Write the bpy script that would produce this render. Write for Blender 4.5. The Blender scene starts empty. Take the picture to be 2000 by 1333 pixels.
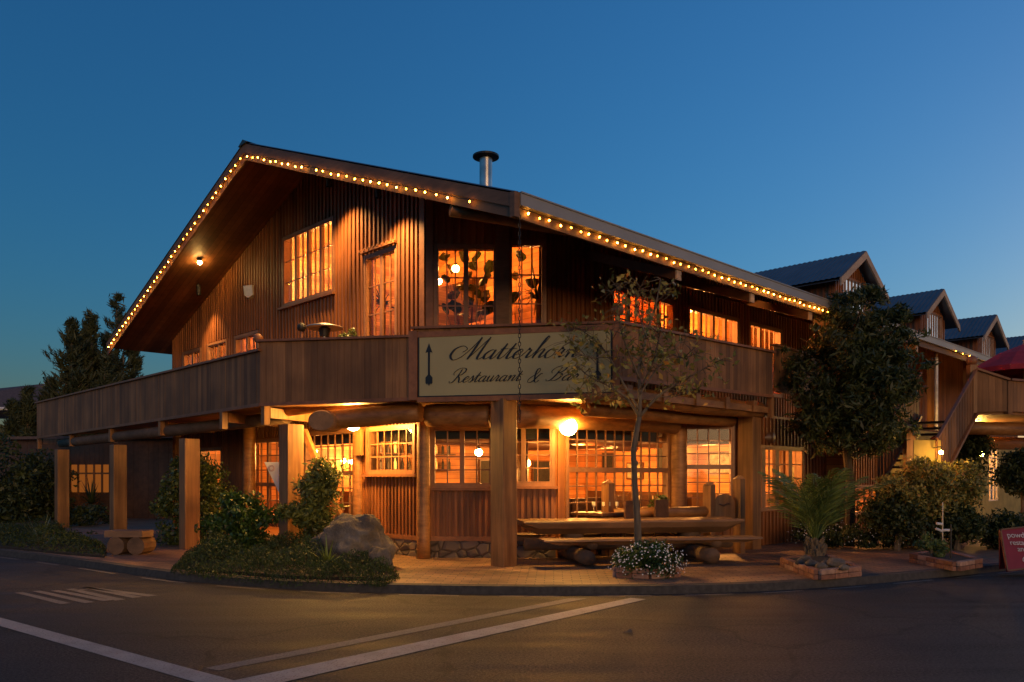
import bpy, math, random
import numpy as np
from mathutils import Vector, Matrix
random.seed(7)
RNG = np.random.default_rng(11)
SC = bpy.context.scene
COL = SC.collection
# ------------------------------------------------------------------ camera, sky, sun, exposure
F, CX, HY, EYE = 1555.0, 1000.0, 930.0, 1.6      # focal length and horizon of the photograph in its own pixels
cam = bpy.data.cameras.new("camera"); cam_o = bpy.data.objects.new("camera", cam); COL.objects.link(cam_o)
cam.sensor_width = 36; cam.lens = 36 * F / 2000; cam.shift_y = (HY - 666.5) / 2000
cam.clip_start = 0.05; cam.clip_end = 4000
cam_o.location = (0, 0, EYE); cam_o.rotation_euler = (math.pi / 2, 0, 0)
SC.camera = cam_o
SC.view_settings.view_transform = 'Standard'; SC.view_settings.look = 'None'
SC.view_settings.exposure = 1.6; SC.view_settings.gamma = 1
world = bpy.data.worlds.new("World"); SC.world = world; world.use_nodes = True
wn = world.node_tree; wbg = wn.nodes['Background']
sky = wn.nodes.new('ShaderNodeTexSky'); sky.sky_type = 'NISHITA'; sky.sun_disc = False
sky.sun_elevation = math.radians(6); sky.sun_rotation = math.radians(50)
sky.ozone_density = 8; sky.dust_density = 0.6; sky.air_density = 1.6
tint = wn.nodes.new('ShaderNodeMix'); tint.data_type = 'RGBA'; tint.blend_type = 'MULTIPLY'
tint.inputs[0].default_value = 1; tint.inputs[7].default_value = (1.28, 1.05, 0.93, 1)
wn.links.new(sky.outputs[0], tint.inputs[6]); wn.links.new(tint.outputs[2], wbg.inputs[0])
wbg.inputs[1].default_value = 0.069
sun = bpy.data.lights.new("sun", 'SUN'); sun.energy = 0.52; sun.color = (1, 0.56, 0.25); sun.angle = math.radians(32)
sun_o = bpy.data.objects.new("sun", sun); COL.objects.link(sun_o)
sun_o.rotation_euler = Vector((-0.36, 0.92, -0.06)).to_track_quat('-Z', 'Y').to_euler()
SC.cycles.max_bounces = 8; SC.cycles.diffuse_bounces = 4; SC.cycles.glossy_bounces = 3
SC.cycles.transparent_max_bounces = 16; SC.cycles.transmission_bounces = 4
SC.cycles.sample_clamp_indirect = 4; SC.cycles.caustics_reflective = False; SC.cycles.caustics_refractive = False
SC.cycles.use_denoising = True; SC.cycles.use_adaptive_sampling = False; SC.cycles.denoising_prefilter = 'ACCURATE'

# ------------------------------------------------------------------ helpers
def at(px, py, Y):
    return Vector(((px - CX) / F * Y, Y, EYE + (HY - py) / F * Y))
def gnd(px, py, z=0.0):
    Y = F * (EYE - z) / (py - HY)
    return Vector(((px - CX) / F * Y, Y, z))
class MB:
    def __init__(s): s.v = []; s.f = []
    def add(s, vs, fs):
        n = len(s.v); s.v += [tuple(v) for v in vs]; s.f += [tuple(i + n for i in f) for f in fs]
    def quad(s, a, b, c, d): s.add([a, b, c, d], [(0, 1, 2, 3)])
    def box(s, o, a, b, c):
        o, a, b, c = map(Vector, (o, a, b, c))
        if a.cross(b).dot(c) < 0: a, b = b, a
        s.add([o, o + a, o + a + b, o + b, o + c, o + a + c, o + a + b + c, o + b + c],
              [(0, 3, 2, 1), (4, 5, 6, 7), (0, 1, 5, 4), (1, 2, 6, 5), (2, 3, 7, 6), (3, 0, 4, 7)])
    def cbox(s, c, x, y, z, rot=0.0):
        ca, sa = math.cos(rot), math.sin(rot); ex = Vector((ca, sa, 0)) * x; ey = Vector((-sa, ca, 0)) * y; ez = Vector((0, 0, z))
        s.box(Vector(c) - ex / 2 - ey / 2 - ez / 2, ex, ey, ez)
    def prism(s, pts, z0, z1):
        n = len(pts)
        a = sum(pts[i][0] * pts[(i + 1) % n][1] - pts[(i + 1) % n][0] * pts[i][1] for i in range(n))
        if a < 0: pts = pts[::-1]
        s.add([(p[0], p[1], z0) for p in pts] + [(p[0], p[1], z1) for p in pts],
              [tuple(range(n - 1, -1, -1)), tuple(range(n, 2 * n))] + [(i, (i + 1) % n, n + (i + 1) % n, n + i) for i in range(n)])
    def extr(s, pts, vec):
        n = len(pts); vec = Vector(vec)
        s.add([Vector(p) for p in pts] + [Vector(p) + vec for p in pts],
              [tuple(range(n - 1, -1, -1)), tuple(range(n, 2 * n))] + [(i, (i + 1) % n, n + (i + 1) % n, n + i) for i in range(n)])
    def tube(s, pts, rad, n=8, caps=True):
        pts = [Vector(p) for p in pts]; m = len(pts)
        if not hasattr(rad, '__len__'): rad = [rad] * m
        base = len(s.v); prev = None
        for i, p in enumerate(pts):
            d = (pts[min(i + 1, m - 1)] - pts[max(i - 1, 0)]).normalized()
            if prev is None: a = d.orthogonal().normalized()
            else: a = (prev - d * prev.dot(d)).normalized()
            prev = a; b = d.cross(a)
            for k in range(n):
                t = 2 * math.pi * k / n
                s.v.append(tuple(p + (a * math.cos(t) + b * math.sin(t)) * rad[i]))
        for i in range(m - 1):
            for k in range(n):
                k2 = (k + 1) % n
                s.f.append((base + i * n + k, base + i * n + k2, base + (i + 1) * n + k2, base + (i + 1) * n + k))
        if caps:
            s.f.append(tuple(base + k for k in range(n - 1, -1, -1))); s.f.append(tuple(base + (m - 1) * n + k for k in range(n)))
    def lathe(s, c, prof, n=20, axis=None):
        c = Vector(c); base = len(s.v)
        q = Vector((0, 0, 1)).rotation_difference(Vector(axis)) if axis else None
        for r, z in prof:
            for k in range(n):
                t = 2 * math.pi * k / n; p = Vector((r * math.cos(t), r * math.sin(t), z))
                s.v.append(tuple(c + (q @ p if q else p)))
        for i in range(len(prof) - 1):
            for k in range(n):
                k2 = (k + 1) % n
                s.f.append((base + i * n + k, base + i * n + k2, base + (i + 1) * n + k2, base + (i + 1) * n + k))
    def sphere(s, c, r, n=12, m=8, sc=(1, 1, 1)):
        c = Vector(c); base = len(s.v)
        for i in range(m + 1):
            ph = math.pi * i / m
            for k in range(n):
                t = 2 * math.pi * k / n
                s.v.append((c.x + r * sc[0] * math.sin(ph) * math.cos(t), c.y + r * sc[1] * math.sin(ph) * math.sin(t), c.z - r * sc[2] * math.cos(ph)))
        for i in range(m):
            for k in range(n):
                k2 = (k + 1) % n
                s.f.append((base + i * n + k, base + i * n + k2, base + (i + 1) * n + k2, base + (i + 1) * n + k))
    def build(s, name, mat, parent=None, smooth=False, bevel=0.0):
        me = bpy.data.meshes.new(name); me.from_pydata(s.v, [], s.f); me.update()
        if smooth: me.polygons.foreach_set('use_smooth', [True] * len(me.polygons))
        o = bpy.data.objects.new(name, me); COL.objects.link(o)
        for m in (mat if isinstance(mat, (list, tuple)) else [mat]): me.materials.append(m)
        if parent is not None: par(o, parent)
        if bevel:
            b = o.modifiers.new('bevel', 'BEVEL'); b.width = bevel; b.segments = 2; b.limit_method = 'ANGLE'
        return o
def par(o, p):
    o.parent = p
    if p.type == 'EMPTY' and p.parent is None: o.location = -Vector(p.location)
def tag(o, label=None, cat=None, group=None, kind=None):
    for k, v in (('label', label), ('category', cat), ('group', group), ('kind', kind)):
        if v: o[k] = v
    return o
def thing(name, loc, label, cat, group=None):
    o = bpy.data.objects.new(name, None); COL.objects.link(o); o.location = loc; o.empty_display_size = .2
    return tag(o, label, cat, group)
def blob(c, r, seed=0, sc=(1, 1, 1), rough=.25, sub=4, freq=1.6):
    import bmesh
    from mathutils import noise
    bm = bmesh.new(); bmesh.ops.create_icosphere(bm, subdivisions=sub, radius=1)
    off = Vector((seed * 3.7, seed * 1.3, seed * 7.1)); mb = MB()
    for v in bm.verts:
        p = v.co
        d = 1 + rough * noise.noise(p * freq + off) + rough * .4 * noise.noise(p * freq * 3 + off) + rough * .15 * noise.noise(p * freq * 8 + off)
        mb.v.append((c[0] + p.x * r * d * sc[0], c[1] + p.y * r * d * sc[1], c[2] + p.z * r * d * sc[2]))
    bm.verts.index_update()
    mb.f = [tuple(v.index for v in f.verts) for f in bm.faces]; bm.free()
    return mb

# ------------------------------------------------------------------ materials
def newmat(name):
    m = bpy.data.materials.new(name); m.use_nodes = True; nt = m.node_tree
    return m, nt, nt.nodes['Principled BSDF']
def N(nt, t, **kw):
    n = nt.nodes.new(t)
    for k, v in kw.items():
        if k in n.inputs: n.inputs[k].default_value = v
        else: setattr(n, k, v)
    return n
def ramp(nt, fac, stops):
    r = nt.nodes.new('ShaderNodeValToRGB'); e = r.color_ramp.elements
    while len(e) < len(stops): e.new(0.5)
    for i, (p, c) in enumerate(stops): e[i].position = p; e[i].color = (*c, 1)
    nt.links.new(fac, r.inputs[0]); return r.outputs[0]
def coords(nt, scale):
    tc = nt.nodes.new('ShaderNodeTexCoord'); mp = nt.nodes.new('ShaderNodeMapping'); mp.inputs['Scale'].default_value = scale
    nt.links.new(tc.outputs['Object'], mp.inputs[0]); return mp.outputs[0]
def mixc(nt, a, b, fac, mode='MULTIPLY'):
    m = nt.nodes.new('ShaderNodeMix'); m.data_type = 'RGBA'; m.blend_type = mode
    if isinstance(fac, float): m.inputs[0].default_value = fac
    else: nt.links.new(fac, m.inputs[0])
    for s, i in ((a, 6), (b, 7)):
        if isinstance(s, tuple): m.inputs[i].default_value = (*s, 1)
        else: nt.links.new(s, m.inputs[i])
    return m.outputs[2]
def bump(nt, b, h, strength=.3, dist=.01):
    n = nt.nodes.new('ShaderNodeBump'); n.inputs['Strength'].default_value = strength; n.inputs['Distance'].default_value = dist
    nt.links.new(h, n.inputs['Height']); nt.links.new(n.outputs[0], b.inputs['Normal'])
def wood(name, dark, light, grain=(14, 14, .7), rough=.6, island=.45, planks=None, bs=.35):
    m, nt, b = newmat(name)
    co = coords(nt, grain)
    n1 = N(nt, 'ShaderNodeTexNoise', Scale=1.0, Detail=6.0, Roughness=.65); nt.links.new(co, n1.inputs['Vector'])
    c = ramp(nt, n1.outputs[0], [(.28, dark), (.72, light)])
    n2 = N(nt, 'ShaderNodeTexNoise', Scale=1.3, Detail=3.0); nt.links.new(coords(nt, (1, 1, 1)), n2.inputs['Vector'])
    c = mixc(nt, c, ramp(nt, n2.outputs[0], [(.3, (.62, .6, .58)), (.7, (1.1, 1.08, 1.05))]), 1.0)
    if island:
        g = nt.nodes.new('ShaderNodeNewGeometry')
        c = mixc(nt, c, ramp(nt, g.outputs['Random Per Island'], [(0, (1 - island,) * 3), (1, (1 + island * .5,) * 3)]), 1.0)
    h = n1.outputs[0]
    if planks:
        tc = nt.nodes.new('ShaderNodeTexCoord'); sep = nt.nodes.new('ShaderNodeSeparateXYZ'); nt.links.new(tc.outputs['Object'], sep.inputs[0])
        src = sep.outputs[2]
        if planks[0] == 'slope':
            d = nt.nodes.new('ShaderNodeVectorMath'); d.operation = 'DOT_PRODUCT'; nt.links.new(tc.outputs['Object'], d.inputs[0])
            d.inputs[1].default_value = planks[2]; src = d.outputs['Value']
        mu = N(nt, 'ShaderNodeMath', operation='MULTIPLY'); nt.links.new(src, mu.inputs[0]); mu.inputs[1].default_value = 1 / planks[1]
        fl = N(nt, 'ShaderNodeMath', operation='FLOOR'); nt.links.new(mu.outputs[0], fl.inputs[0])
        fr = N(nt, 'ShaderNodeMath', operation='FRACT'); nt.links.new(mu.outputs[0], fr.inputs[0])
        wnz = nt.nodes.new('ShaderNodeTexWhiteNoise'); wnz.noise_dimensions = '1D'; nt.links.new(fl.outputs[0], wnz.inputs['W'])
        c = mixc(nt, c, ramp(nt, wnz.outputs['Value'], [(0, (.55, .48, .42)), (1, (1.15, 1.13, 1.1))]), 1.0)
        c = mixc(nt, c, ramp(nt, fr.outputs[0], [(0, (.25, .2, .16)), (.06, (1, 1, 1)), (.95, (1, 1, 1)), (1, (.25, .2, .16))]), 1.0)
    nt.links.new(c, b.inputs['Base Color']); b.inputs['Roughness'].default_value = rough
    bump(nt, b, h, bs, .006)
    return m
def flat(name, col, rough=.5, metal=0.0, var=.25, scale=6.0, bs=.0, emit=None, es=0.0):
    m, nt, b = newmat(name)
    n1 = N(nt, 'ShaderNodeTexNoise', Scale=scale, Detail=5.0); nt.links.new(coords(nt, (1, 1, 1)), n1.inputs['Vector'])
    lo = tuple(x * (1 - var) for x in col); hi = tuple(min(1, x * (1 + var)) for x in col)
    nt.links.new(ramp(nt, n1.outputs[0], [(.3, lo), (.7, hi)]), b.inputs['Base Color'])
    b.inputs['Roughness'].default_value = rough; b.inputs['Metallic'].default_value = metal
    if bs: bump(nt, b, n1.outputs[0], bs, .01)
    if emit: b.inputs['Emission Color'].default_value = (*emit, 1); b.inputs['Emission Strength'].default_value = es
    return m
def leafmat(name, dark, light, rough=.5, warm=None):
    m, nt, b = newmat(name)
    g = nt.nodes.new('ShaderNodeNewGeometry')
    stops = [(0, dark), (.8, light)] + ([(1, warm)] if warm else [])
    c = ramp(nt, g.outputs['Random Per Island'], stops)
    n1 = N(nt, 'ShaderNodeTexNoise', Scale=2.2, Detail=2.0); nt.links.new(coords(nt, (1, 1, 1)), n1.inputs['Vector'])
    c = mixc(nt, c, ramp(nt, n1.outputs[0], [(.3, (.6, .65, .6)), (.7, (1.25, 1.2, 1.1))]), 1.0)
    nt.links.new(c, b.inputs['Base Color']); b.inputs['Roughness'].default_value = rough
    tr = nt.nodes.new('ShaderNodeBsdfTranslucent'); nt.links.new(c, tr.inputs[0])
    mx = nt.nodes.new('ShaderNodeMixShader'); mx.inputs[0].default_value = .25
    nt.links.new(b.outputs[0], mx.inputs[1]); nt.links.new(tr.outputs[0], mx.inputs[2])
    nt.links.new(mx.outputs[0], nt.nodes['Material Output'].inputs[0])
    return m
def lampmat(name, col, s):
    m = bpy.data.materials.new(name); m.use_nodes = True; nt = m.node_tree; nt.nodes.remove(nt.nodes['Principled BSDF'])
    e = N(nt, 'ShaderNodeEmission', Strength=s); e.inputs[0].default_value = (*col, 1)
    nt.links.new(e.outputs[0], nt.nodes['Material Output'].inputs[0]); return m
def glassmat(name, tintc=(.96, .95, .93), base=.035):
    m = bpy.data.materials.new(name); m.use_nodes = True; nt = m.node_tree; nt.nodes.remove(nt.nodes['Principled BSDF'])
    t = nt.nodes.new('ShaderNodeBsdfTransparent'); t.inputs[0].default_value = (*tintc, 1)
    g = nt.nodes.new('ShaderNodeBsdfGlossy'); g.inputs['Roughness'].default_value = .02
    fr = nt.nodes.new('ShaderNodeFresnel'); fr.inputs[0].default_value = 1.45
    mx = nt.nodes.new('ShaderNodeMixShader'); nt.links.new(fr.outputs[0], mx.inputs[0])
    nt.links.new(t.outputs[0], mx.inputs[1]); nt.links.new(g.outputs[0], mx.inputs[2])
    nt.links.new(mx.outputs[0], nt.nodes['Material Output'].inputs[0]); return m

M = {}
M['clad'] = wood('clad', (.17, .060, .018), (.36, .135, .042), (16, 16, .8), .55, .35)
M['parapet'] = wood('parapet', (.18, .082, .029), (.33, .165, .064), (18, 18, .9), .7, .42)
M['trim'] = wood('trim', (.2, .078, .03), (.33, .14, .055), (9, 9, 9), .5, .2)
M['frame'] = wood('frame', (.24, .11, .05), (.36, .18, .085), (9, 9, 9), .45, .15)
M['log'] = wood('log', (.17, .07, .02), (.42, .20, .065), (4, 4, 14), .5, .25)
M['post'] = wood('post', (.15, .06, .018), (.43, .21, .07), (12, 12, .7), .55, .2)
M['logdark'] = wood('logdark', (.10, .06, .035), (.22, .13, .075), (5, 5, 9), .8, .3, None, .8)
M['endgrain'] = wood('endgrain', (.20, .11, .055), (.32, .18, .09), (12, 12, 12), .8, .15)
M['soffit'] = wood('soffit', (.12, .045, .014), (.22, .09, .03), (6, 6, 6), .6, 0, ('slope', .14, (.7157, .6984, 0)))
M['fascia'] = wood('fascia', (.13, .066, .03), (.23, .12, .06), (3, 3, 18), .65, .2)
M['palefascia'] = wood('palefascia', (.36, .24, .15), (.5, .36, .24), (3, 3, 18), .6, .2)
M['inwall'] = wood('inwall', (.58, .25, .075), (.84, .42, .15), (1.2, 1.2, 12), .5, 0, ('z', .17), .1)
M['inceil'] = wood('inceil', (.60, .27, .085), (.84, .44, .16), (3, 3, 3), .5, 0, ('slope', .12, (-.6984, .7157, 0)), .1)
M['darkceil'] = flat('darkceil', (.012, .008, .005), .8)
M['infloor'] = wood('infloor', (.12, .06, .03), (.22, .11, .05), (2, 2, 2), .4, 0)
M['furniture'] = wood('furniture', (.08, .035, .015), (.16, .075, .035), (6, 6, 6), .4, .2)
M['table'] = wood('table', (.20, .115, .06), (.34, .2, .11), (2.2, 2.2, 10), .55, .2, None, .6)
M['roof'] = flat('roof', (.09, .105, .12), .45, .3, .15, 2.0)
M['ridge'] = flat('ridge', (.03, .05, .055), .5, .2)
M['gutter'] = flat('gutter', (.30, .28, .26), .5, .1, .1, 1.5)
M['steel'] = flat('steel', (.45, .44, .42), .32, .9, .3, 4.0)
M['blackmetal'] = flat('blackmetal', (.015, .015, .015), .5, .2)
M['whitepaint'] = flat('whitepaint', (.72, .7, .66), .6)
M['cream'] = flat('cream', (.38, .335, .165), .45, 0, .06, 1.2)
M['ink'] = flat('ink', (.010, .008, .008), .4)
M['ivory'] = flat('ivory', (.55, .5, .42), .6)
M['render'] = flat('render', (.27, .21, .065), .85, 0, .25, 3.0, .3)
M['red'] = flat('red', (.22, .016, .022), .5, 0, .12)
M['redcloth'] = flat('redcloth', (.30, .02, .035), .85, 0, .2)
M['terra'] = flat('terra', (.32, .12, .07), .85, 0, .3, 9.0, .3)
M['pale'] = flat('pale', (.62, .58, .54), .8)
M['tile'] = flat('tile', (.11, .075, .065), .8)
M['bark'] = wood('bark', (.10, .075, .05), (.24, .19, .13), (20, 20, 4), .85, 0, None, .8)
M['leaf_dark'] = leafmat('leaf_dark', (.02, .035, .011), (.075, .10, .03), .5)
M['darkbark'] = wood('darkbark', (.03, .022, .015), (.07, .05, .035), (20, 20, 4), .9, 0, None, .8)
M['leaf_shrub'] = leafmat('leaf_shrub', (.018, .045, .012), (.06, .13, .03), .4)
M['leaf_ivy'] = leafmat('leaf_ivy', (.025, .05, .014), (.13, .17, .05), .32)
M['leaf_olive'] = leafmat('leaf_olive', (.06, .085, .02), (.2, .24, .07), .45)
M['leaf_maple'] = leafmat('leaf_maple', (.14, .15, .04), (.40, .36, .10), .5, (.55, .25, .06))
M['leaf_conifer'] = leafmat('leaf_conifer', (.03, .042, .018), (.09, .105, .045), .6)
M['leaf_cover'] = leafmat('leaf_cover', (.014, .03, .008), (.05, .085, .02), .6)
M['leaf_palm'] = leafmat('leaf_palm', (.08, .125, .03), (.20, .27, .075), .4)
M['leaf_flax'] = leafmat('leaf_flax', (.07, .10, .06), (.22, .26, .18), .45)
M['leaf_indoor'] = leafmat('leaf_indoor', (.018, .035, .015), (.05, .075, .03), .45)
M['petal'] = flat('petal', (.75, .74, .72), .6, 0, .08)
M['glass'] = glassmat('glass')
M['banner'] = flat('banner', (.62, .62, .62), .8, 0, .05)
M['bulb'] = lampmat('bulb', (1.0, .36, .03), 18)
M['globe'] = lampmat('globe', (1.0, .50, .10), 105)
M['lamp_in'] = lampmat('lamp_in', (1.0, .42, .09), 60)
M['lens'] = lampmat('lens', (1.0, .56, .14), 110)
M['nolamp'] = flat('nolamp', (.75, .68, .45), .25)
def stonemat():
    m, nt, b = newmat('stone')
    v = N(nt, 'ShaderNodeTexVoronoi', Scale=4.0); v.feature = 'DISTANCE_TO_EDGE'; co = coords(nt, (1, 1, 1.3)); nt.links.new(co, v.inputs['Vector'])
    v2 = N(nt, 'ShaderNodeTexVoronoi', Scale=4.0); nt.links.new(co, v2.inputs['Vector'])
    c = mixc(nt, ramp(nt, v2.outputs['Color'], [(.1, (.06, .045, .036)), (.9, (.20, .15, .115))]), ramp(nt, v.outputs['Distance'], [(0, (.25, .22, .2)), (.06, (1, 1, 1))]), 1.0)
    nt.links.new(c, b.inputs['Base Color']); b.inputs['Roughness'].default_value = .85
    bump(nt, b, ramp(nt, v.outputs['Distance'], [(0, (0, 0, 0)), (.15, (1, 1, 1))]), .8, .03); return m
M['stone'] = stonemat()
def rockmat():
    m, nt, b = newmat('rock')
    n1 = N(nt, 'ShaderNodeTexNoise', Scale=3.0, Detail=8.0, Roughness=.7); nt.links.new(coords(nt, (1, 1, 1)), n1.inputs['Vector'])
    c = ramp(nt, n1.outputs[0], [(.3, (.05, .04, .032)), (.52, (.14, .115, .09)), (.75, (.26, .22, .175))])
    nt.links.new(c, b.inputs['Base Color']); b.inputs['Roughness'].default_value = .9; bump(nt, b, n1.outputs[0], 1.0, .08); return m
M['rock'] = rockmat()
def asphaltmat():
    m, nt, b = newmat('asphalt')
    co = coords(nt, (1, 1, 1))
    n1 = N(nt, 'ShaderNodeTexNoise', Scale=42.0, Detail=5.0, Roughness=.75); nt.links.new(co, n1.inputs['Vector'])
    n2 = N(nt, 'ShaderNodeTexNoise', Scale=.55, Detail=5.0); nt.links.new(co, n2.inputs['Vector'])
    n3 = N(nt, 'ShaderNodeTexNoise', Scale=1.0, Detail=4.0); nt.links.new(coords(nt, (.35, 2.6, 1)), n3.inputs['Vector'])
    c = ramp(nt, n1.outputs[0], [(.42, (.010, .0088, .0084)), (.60, (.105, .091, .082))])
    c = mixc(nt, c, ramp(nt, n2.outputs[0], [(.3, (.62, .62, .62)), (.7, (1.2, 1.15, 1.12))]), 1.0)
    c = mixc(nt, c, ramp(nt, n3.outputs[0], [(.35, (.75, .75, .75)), (.65, (1.15, 1.13, 1.1))]), 1.0)
    wv = N(nt, 'ShaderNodeTexNoise', Scale=1.2, Detail=4.0); nt.links.new(co, wv.inputs['Vector'])
    vm = N(nt, 'ShaderNodeVectorMath', operation='MULTIPLY_ADD'); nt.links.new(wv.outputs['Color'], vm.inputs[0]); vm.inputs[1].default_value = (.9, .9, 0); nt.links.new(co, vm.inputs[2])
    vc = N(nt, 'ShaderNodeTexVoronoi', Scale=.3); vc.feature = 'DISTANCE_TO_EDGE'; nt.links.new(vm.outputs[0], vc.inputs['Vector'])
    c = mixc(nt, c, ramp(nt, vc.outputs['Distance'], [(0, (.5, .5, .5)), (.004, (.6, .6, .6)), (.009, (1, 1, 1))]), 1.0)
    vp = N(nt, 'ShaderNodeTexVoronoi', Scale=.22); nt.links.new(vm.outputs[0], vp.inputs['Vector'])
    c = mixc(nt, c, ramp(nt, vp.outputs['Color'], [(.2, (.82, .82, .82)), (.8, (1.14, 1.12, 1.1))]), 1.0)
    nt.links.new(c, b.inputs['Base Color'])
    nt.links.new(ramp(nt, n3.outputs[0], [(.3, (.58,) * 3), (.7, (.78,) * 3)]), b.inputs['Roughness'])
    b.inputs['Specular IOR Level'].default_value = .35; bump(nt, b, n1.outputs[0], .8, .02); return m
M['asphalt'] = asphaltmat()
def pavermat():
    m, nt, b = newmat('paver')
    tc = nt.nodes.new('ShaderNodeTexCoord'); mp = nt.nodes.new('ShaderNodeMapping'); mp.inputs['Rotation'].default_value = (0, 0, math.radians(3))
    nt.links.new(tc.outputs['Object'], mp.inputs[0])
    br = nt.nodes.new('ShaderNodeTexBrick'); nt.links.new(mp.outputs[0], br.inputs['Vector'])
    br.inputs['Color1'].default_value = (.30, .18, .10, 1); br.inputs['Color2'].default_value = (.20, .115, .07, 1); br.inputs['Mortar'].default_value = (.06, .045, .035, 1)
    br.inputs['Scale'].default_value = 1; br.inputs['Mortar Size'].default_value = .007; br.inputs['Brick Width'].default_value = .26; br.inputs['Row Height'].default_value = .125
    br.inputs['Bias'].default_value = -.1
    n2 = N(nt, 'ShaderNodeTexNoise', Scale=1.6, Detail=6.0); nt.links.new(tc.outputs['Object'], n2.inputs['Vector'])
    c = mixc(nt, br.outputs['Color'], ramp(nt, n2.outputs[0], [(.3, (.6, .6, .6)), (.7, (1.25, 1.2, 1.15))]), 1.0)
    nt.links.new(c, b.inputs['Base Color']); b.inputs['Roughness'].default_value = .62
    inv = N(nt, 'ShaderNodeMath', operation='SUBTRACT'); inv.inputs[0].default_value = 1; nt.links.new(br.outputs['Fac'], inv.inputs[1])
    ad = N(nt, 'ShaderNodeMath', operation='ADD'); nt.links.new(inv.outputs[0], ad.inputs[0]); nt.links.new(n2.outputs[0], ad.inputs[1])
    bump(nt, b, ad.outputs[0], .7, .012); return m
M['paver'] = pavermat()
def brickmat():
    m, nt, b = newmat('brick')
    g = nt.nodes.new('ShaderNodeNewGeometry')
    c = ramp(nt, g.outputs['Random Per Island'], [(0, (.20, .085, .05)), (.6, (.34, .16, .10)), (1, (.46, .30, .22))])
    n1 = N(nt, 'ShaderNodeTexNoise', Scale=14.0, Detail=6.0); nt.links.new(coords(nt, (1, 1, 1)), n1.inputs['Vector'])
    c = mixc(nt, c, ramp(nt, n1.outputs[0], [(.3, (.6, .6, .6)), (.7, (1.15, 1.15, 1.15))]), 1.0)
    nt.links.new(c, b.inputs['Base Color']); b.inputs['Roughness'].default_value = .85; bump(nt, b, n1.outputs[0], .5, .01); return m
M['brick'] = brickmat()
def paintmat():
    m, nt, b = newmat('roadpaint')
    n1 = N(nt, 'ShaderNodeTexNoise', Scale=60.0, Detail=4.0); nt.links.new(coords(nt, (1, 1, 1)), n1.inputs['Vector'])
    n2 = N(nt, 'ShaderNodeTexNoise', Scale=3.0, Detail=6.0); nt.links.new(coords(nt, (1, 1, 1)), n2.inputs['Vector'])
    c = mixc(nt, ramp(nt, n1.outputs[0], [(.30, (.16, .14, .12)), (.46, (.42, .38, .33))]), ramp(nt, n2.outputs[0], [(.3, (.72, .72, .72)), (.6, (1, 1, 1))]), 1.0)
    nt.links.new(c, b.inputs['Base Color']); b.inputs['Roughness'].default_value = .7; bump(nt, b, n1.outputs[0], .4, .008); return m
M['roadpaint'] = paintmat()
M['kerb'] = flat('kerb', (.05, .045, .04), .85, 0, .35, 14.0, .4)
M['soil'] = flat('soil', (.03, .022, .016), .95, 0, .4, 12.0, .6)
M['grass'] = flat('grass', (.03, .04, .015), .95, 0, .4, 2.0)

# ------------------------------------------------------------------ ground, road, pavement
g = MB(); g.quad((-1500, -1500, -.012), (1500, -1500, -.012), (1500, 1500, -.012), (-1500, 1500, -.012)); tag(g.build('ground', M['grass']), kind='structure')
g = MB(); g.quad((-140, -60, 0), (140, -60, 0), (140, 160, 0), (-140, 160, 0)); tag(g.build('road', M['asphalt']), kind='structure')
kp = [(-900, 1030), (-300, 1054), (0, 1086), (150, 1106), (350, 1134), (600, 1153), (900, 1161), (1200, 1162), (1450, 1157), (1650, 1145), (1850, 1127), (2000, 1112), (2300, 1085), (2900, 1050)]
def catmull(P, n=8):
    out = []
    for i in range(len(P) - 1):
        p0 = P[max(i - 1, 0)]; p1 = P[i]; p2 = P[i + 1]; p3 = P[min(i + 2, len(P) - 1)]
        for k in range(n):
            t = k / n
            out.append(.5 * ((2 * p1) + (p2 - p0) * t + (2 * p0 - 5 * p1 + 4 * p2 - p3) * t * t + (3 * p1 - p0 - 3 * p2 + p3) * t ** 3))
    out.append(P[-1]); return out
kerb = catmull([gnd(x, y) for x, y in kp], 8)
def offs(path, d):
    out = []
    for i, p in enumerate(path):
        t = (path[min(i + 1, len(path) - 1)] - path[max(i - 1, 0)]).normalized(); out.append(p + Vector((-t.y, t.x, 0)) * d)
    return out
k_in = offs(kerb, .16)
PZ = .115
kb = MB()
for i in range(len(kerb) - 1):
    a, b, c, d = kerb[i], kerb[i + 1], k_in[i + 1], k_in[i]
    up = Vector((0, 0, 1)); a2 = a + (d - a) * .18; b2 = b + (c - b) * .18
    kb.quad(a - up * .01, b - up * .01, b2 + up * (PZ - .005), a2 + up * (PZ - .005)); kb.quad(a2 + up * (PZ - .005), b2 + up * (PZ - .005), c + up * (PZ + .004), d + up * (PZ + .004))
tag(kb.build('kerb', M['kerb']), kind='structure')
pv = MB()
far = [Vector((90, 75, 0)), Vector((60, 120, 0)), Vector((-60, 120, 0)), Vector((-90, 75, 0))]
pv.add([(p.x, p.y, PZ) for p in k_in + far], [tuple(range(len(k_in) + 4))])
tag(pv.build('pavement', M['paver']), kind='structure')
mk = MB()
def gl(pts, z=.004): mk.add([gnd(x, y, z) for x, y in pts], [tuple(range(len(pts)))])
gl([(-400, 1099), (-400, 1108), (425, 1345), (490, 1338)]); gl([(0, 1203), (0, 1203.1), (1, 1203.2)])
gl([(453, 1330), (1232, 1168), (1262, 1171), (560, 1331), (430, 1362)], .006)
tag(mk.build('road_marking', M['roadpaint']), kind='structure')
mk = MB(); gl([(400, 1305), (1110, 1169), (1148, 1169), (428, 1310)], .004); m2 = flat('wornpaint', (.17, .15, .13), .75, 0, .4, 45.0); tag(mk.build('worn_road_marking', m2), kind='structure')
mk = MB()
W0 = [(30, 1156), (100, 1153), (140, 1148), (158, 1147)]
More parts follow.
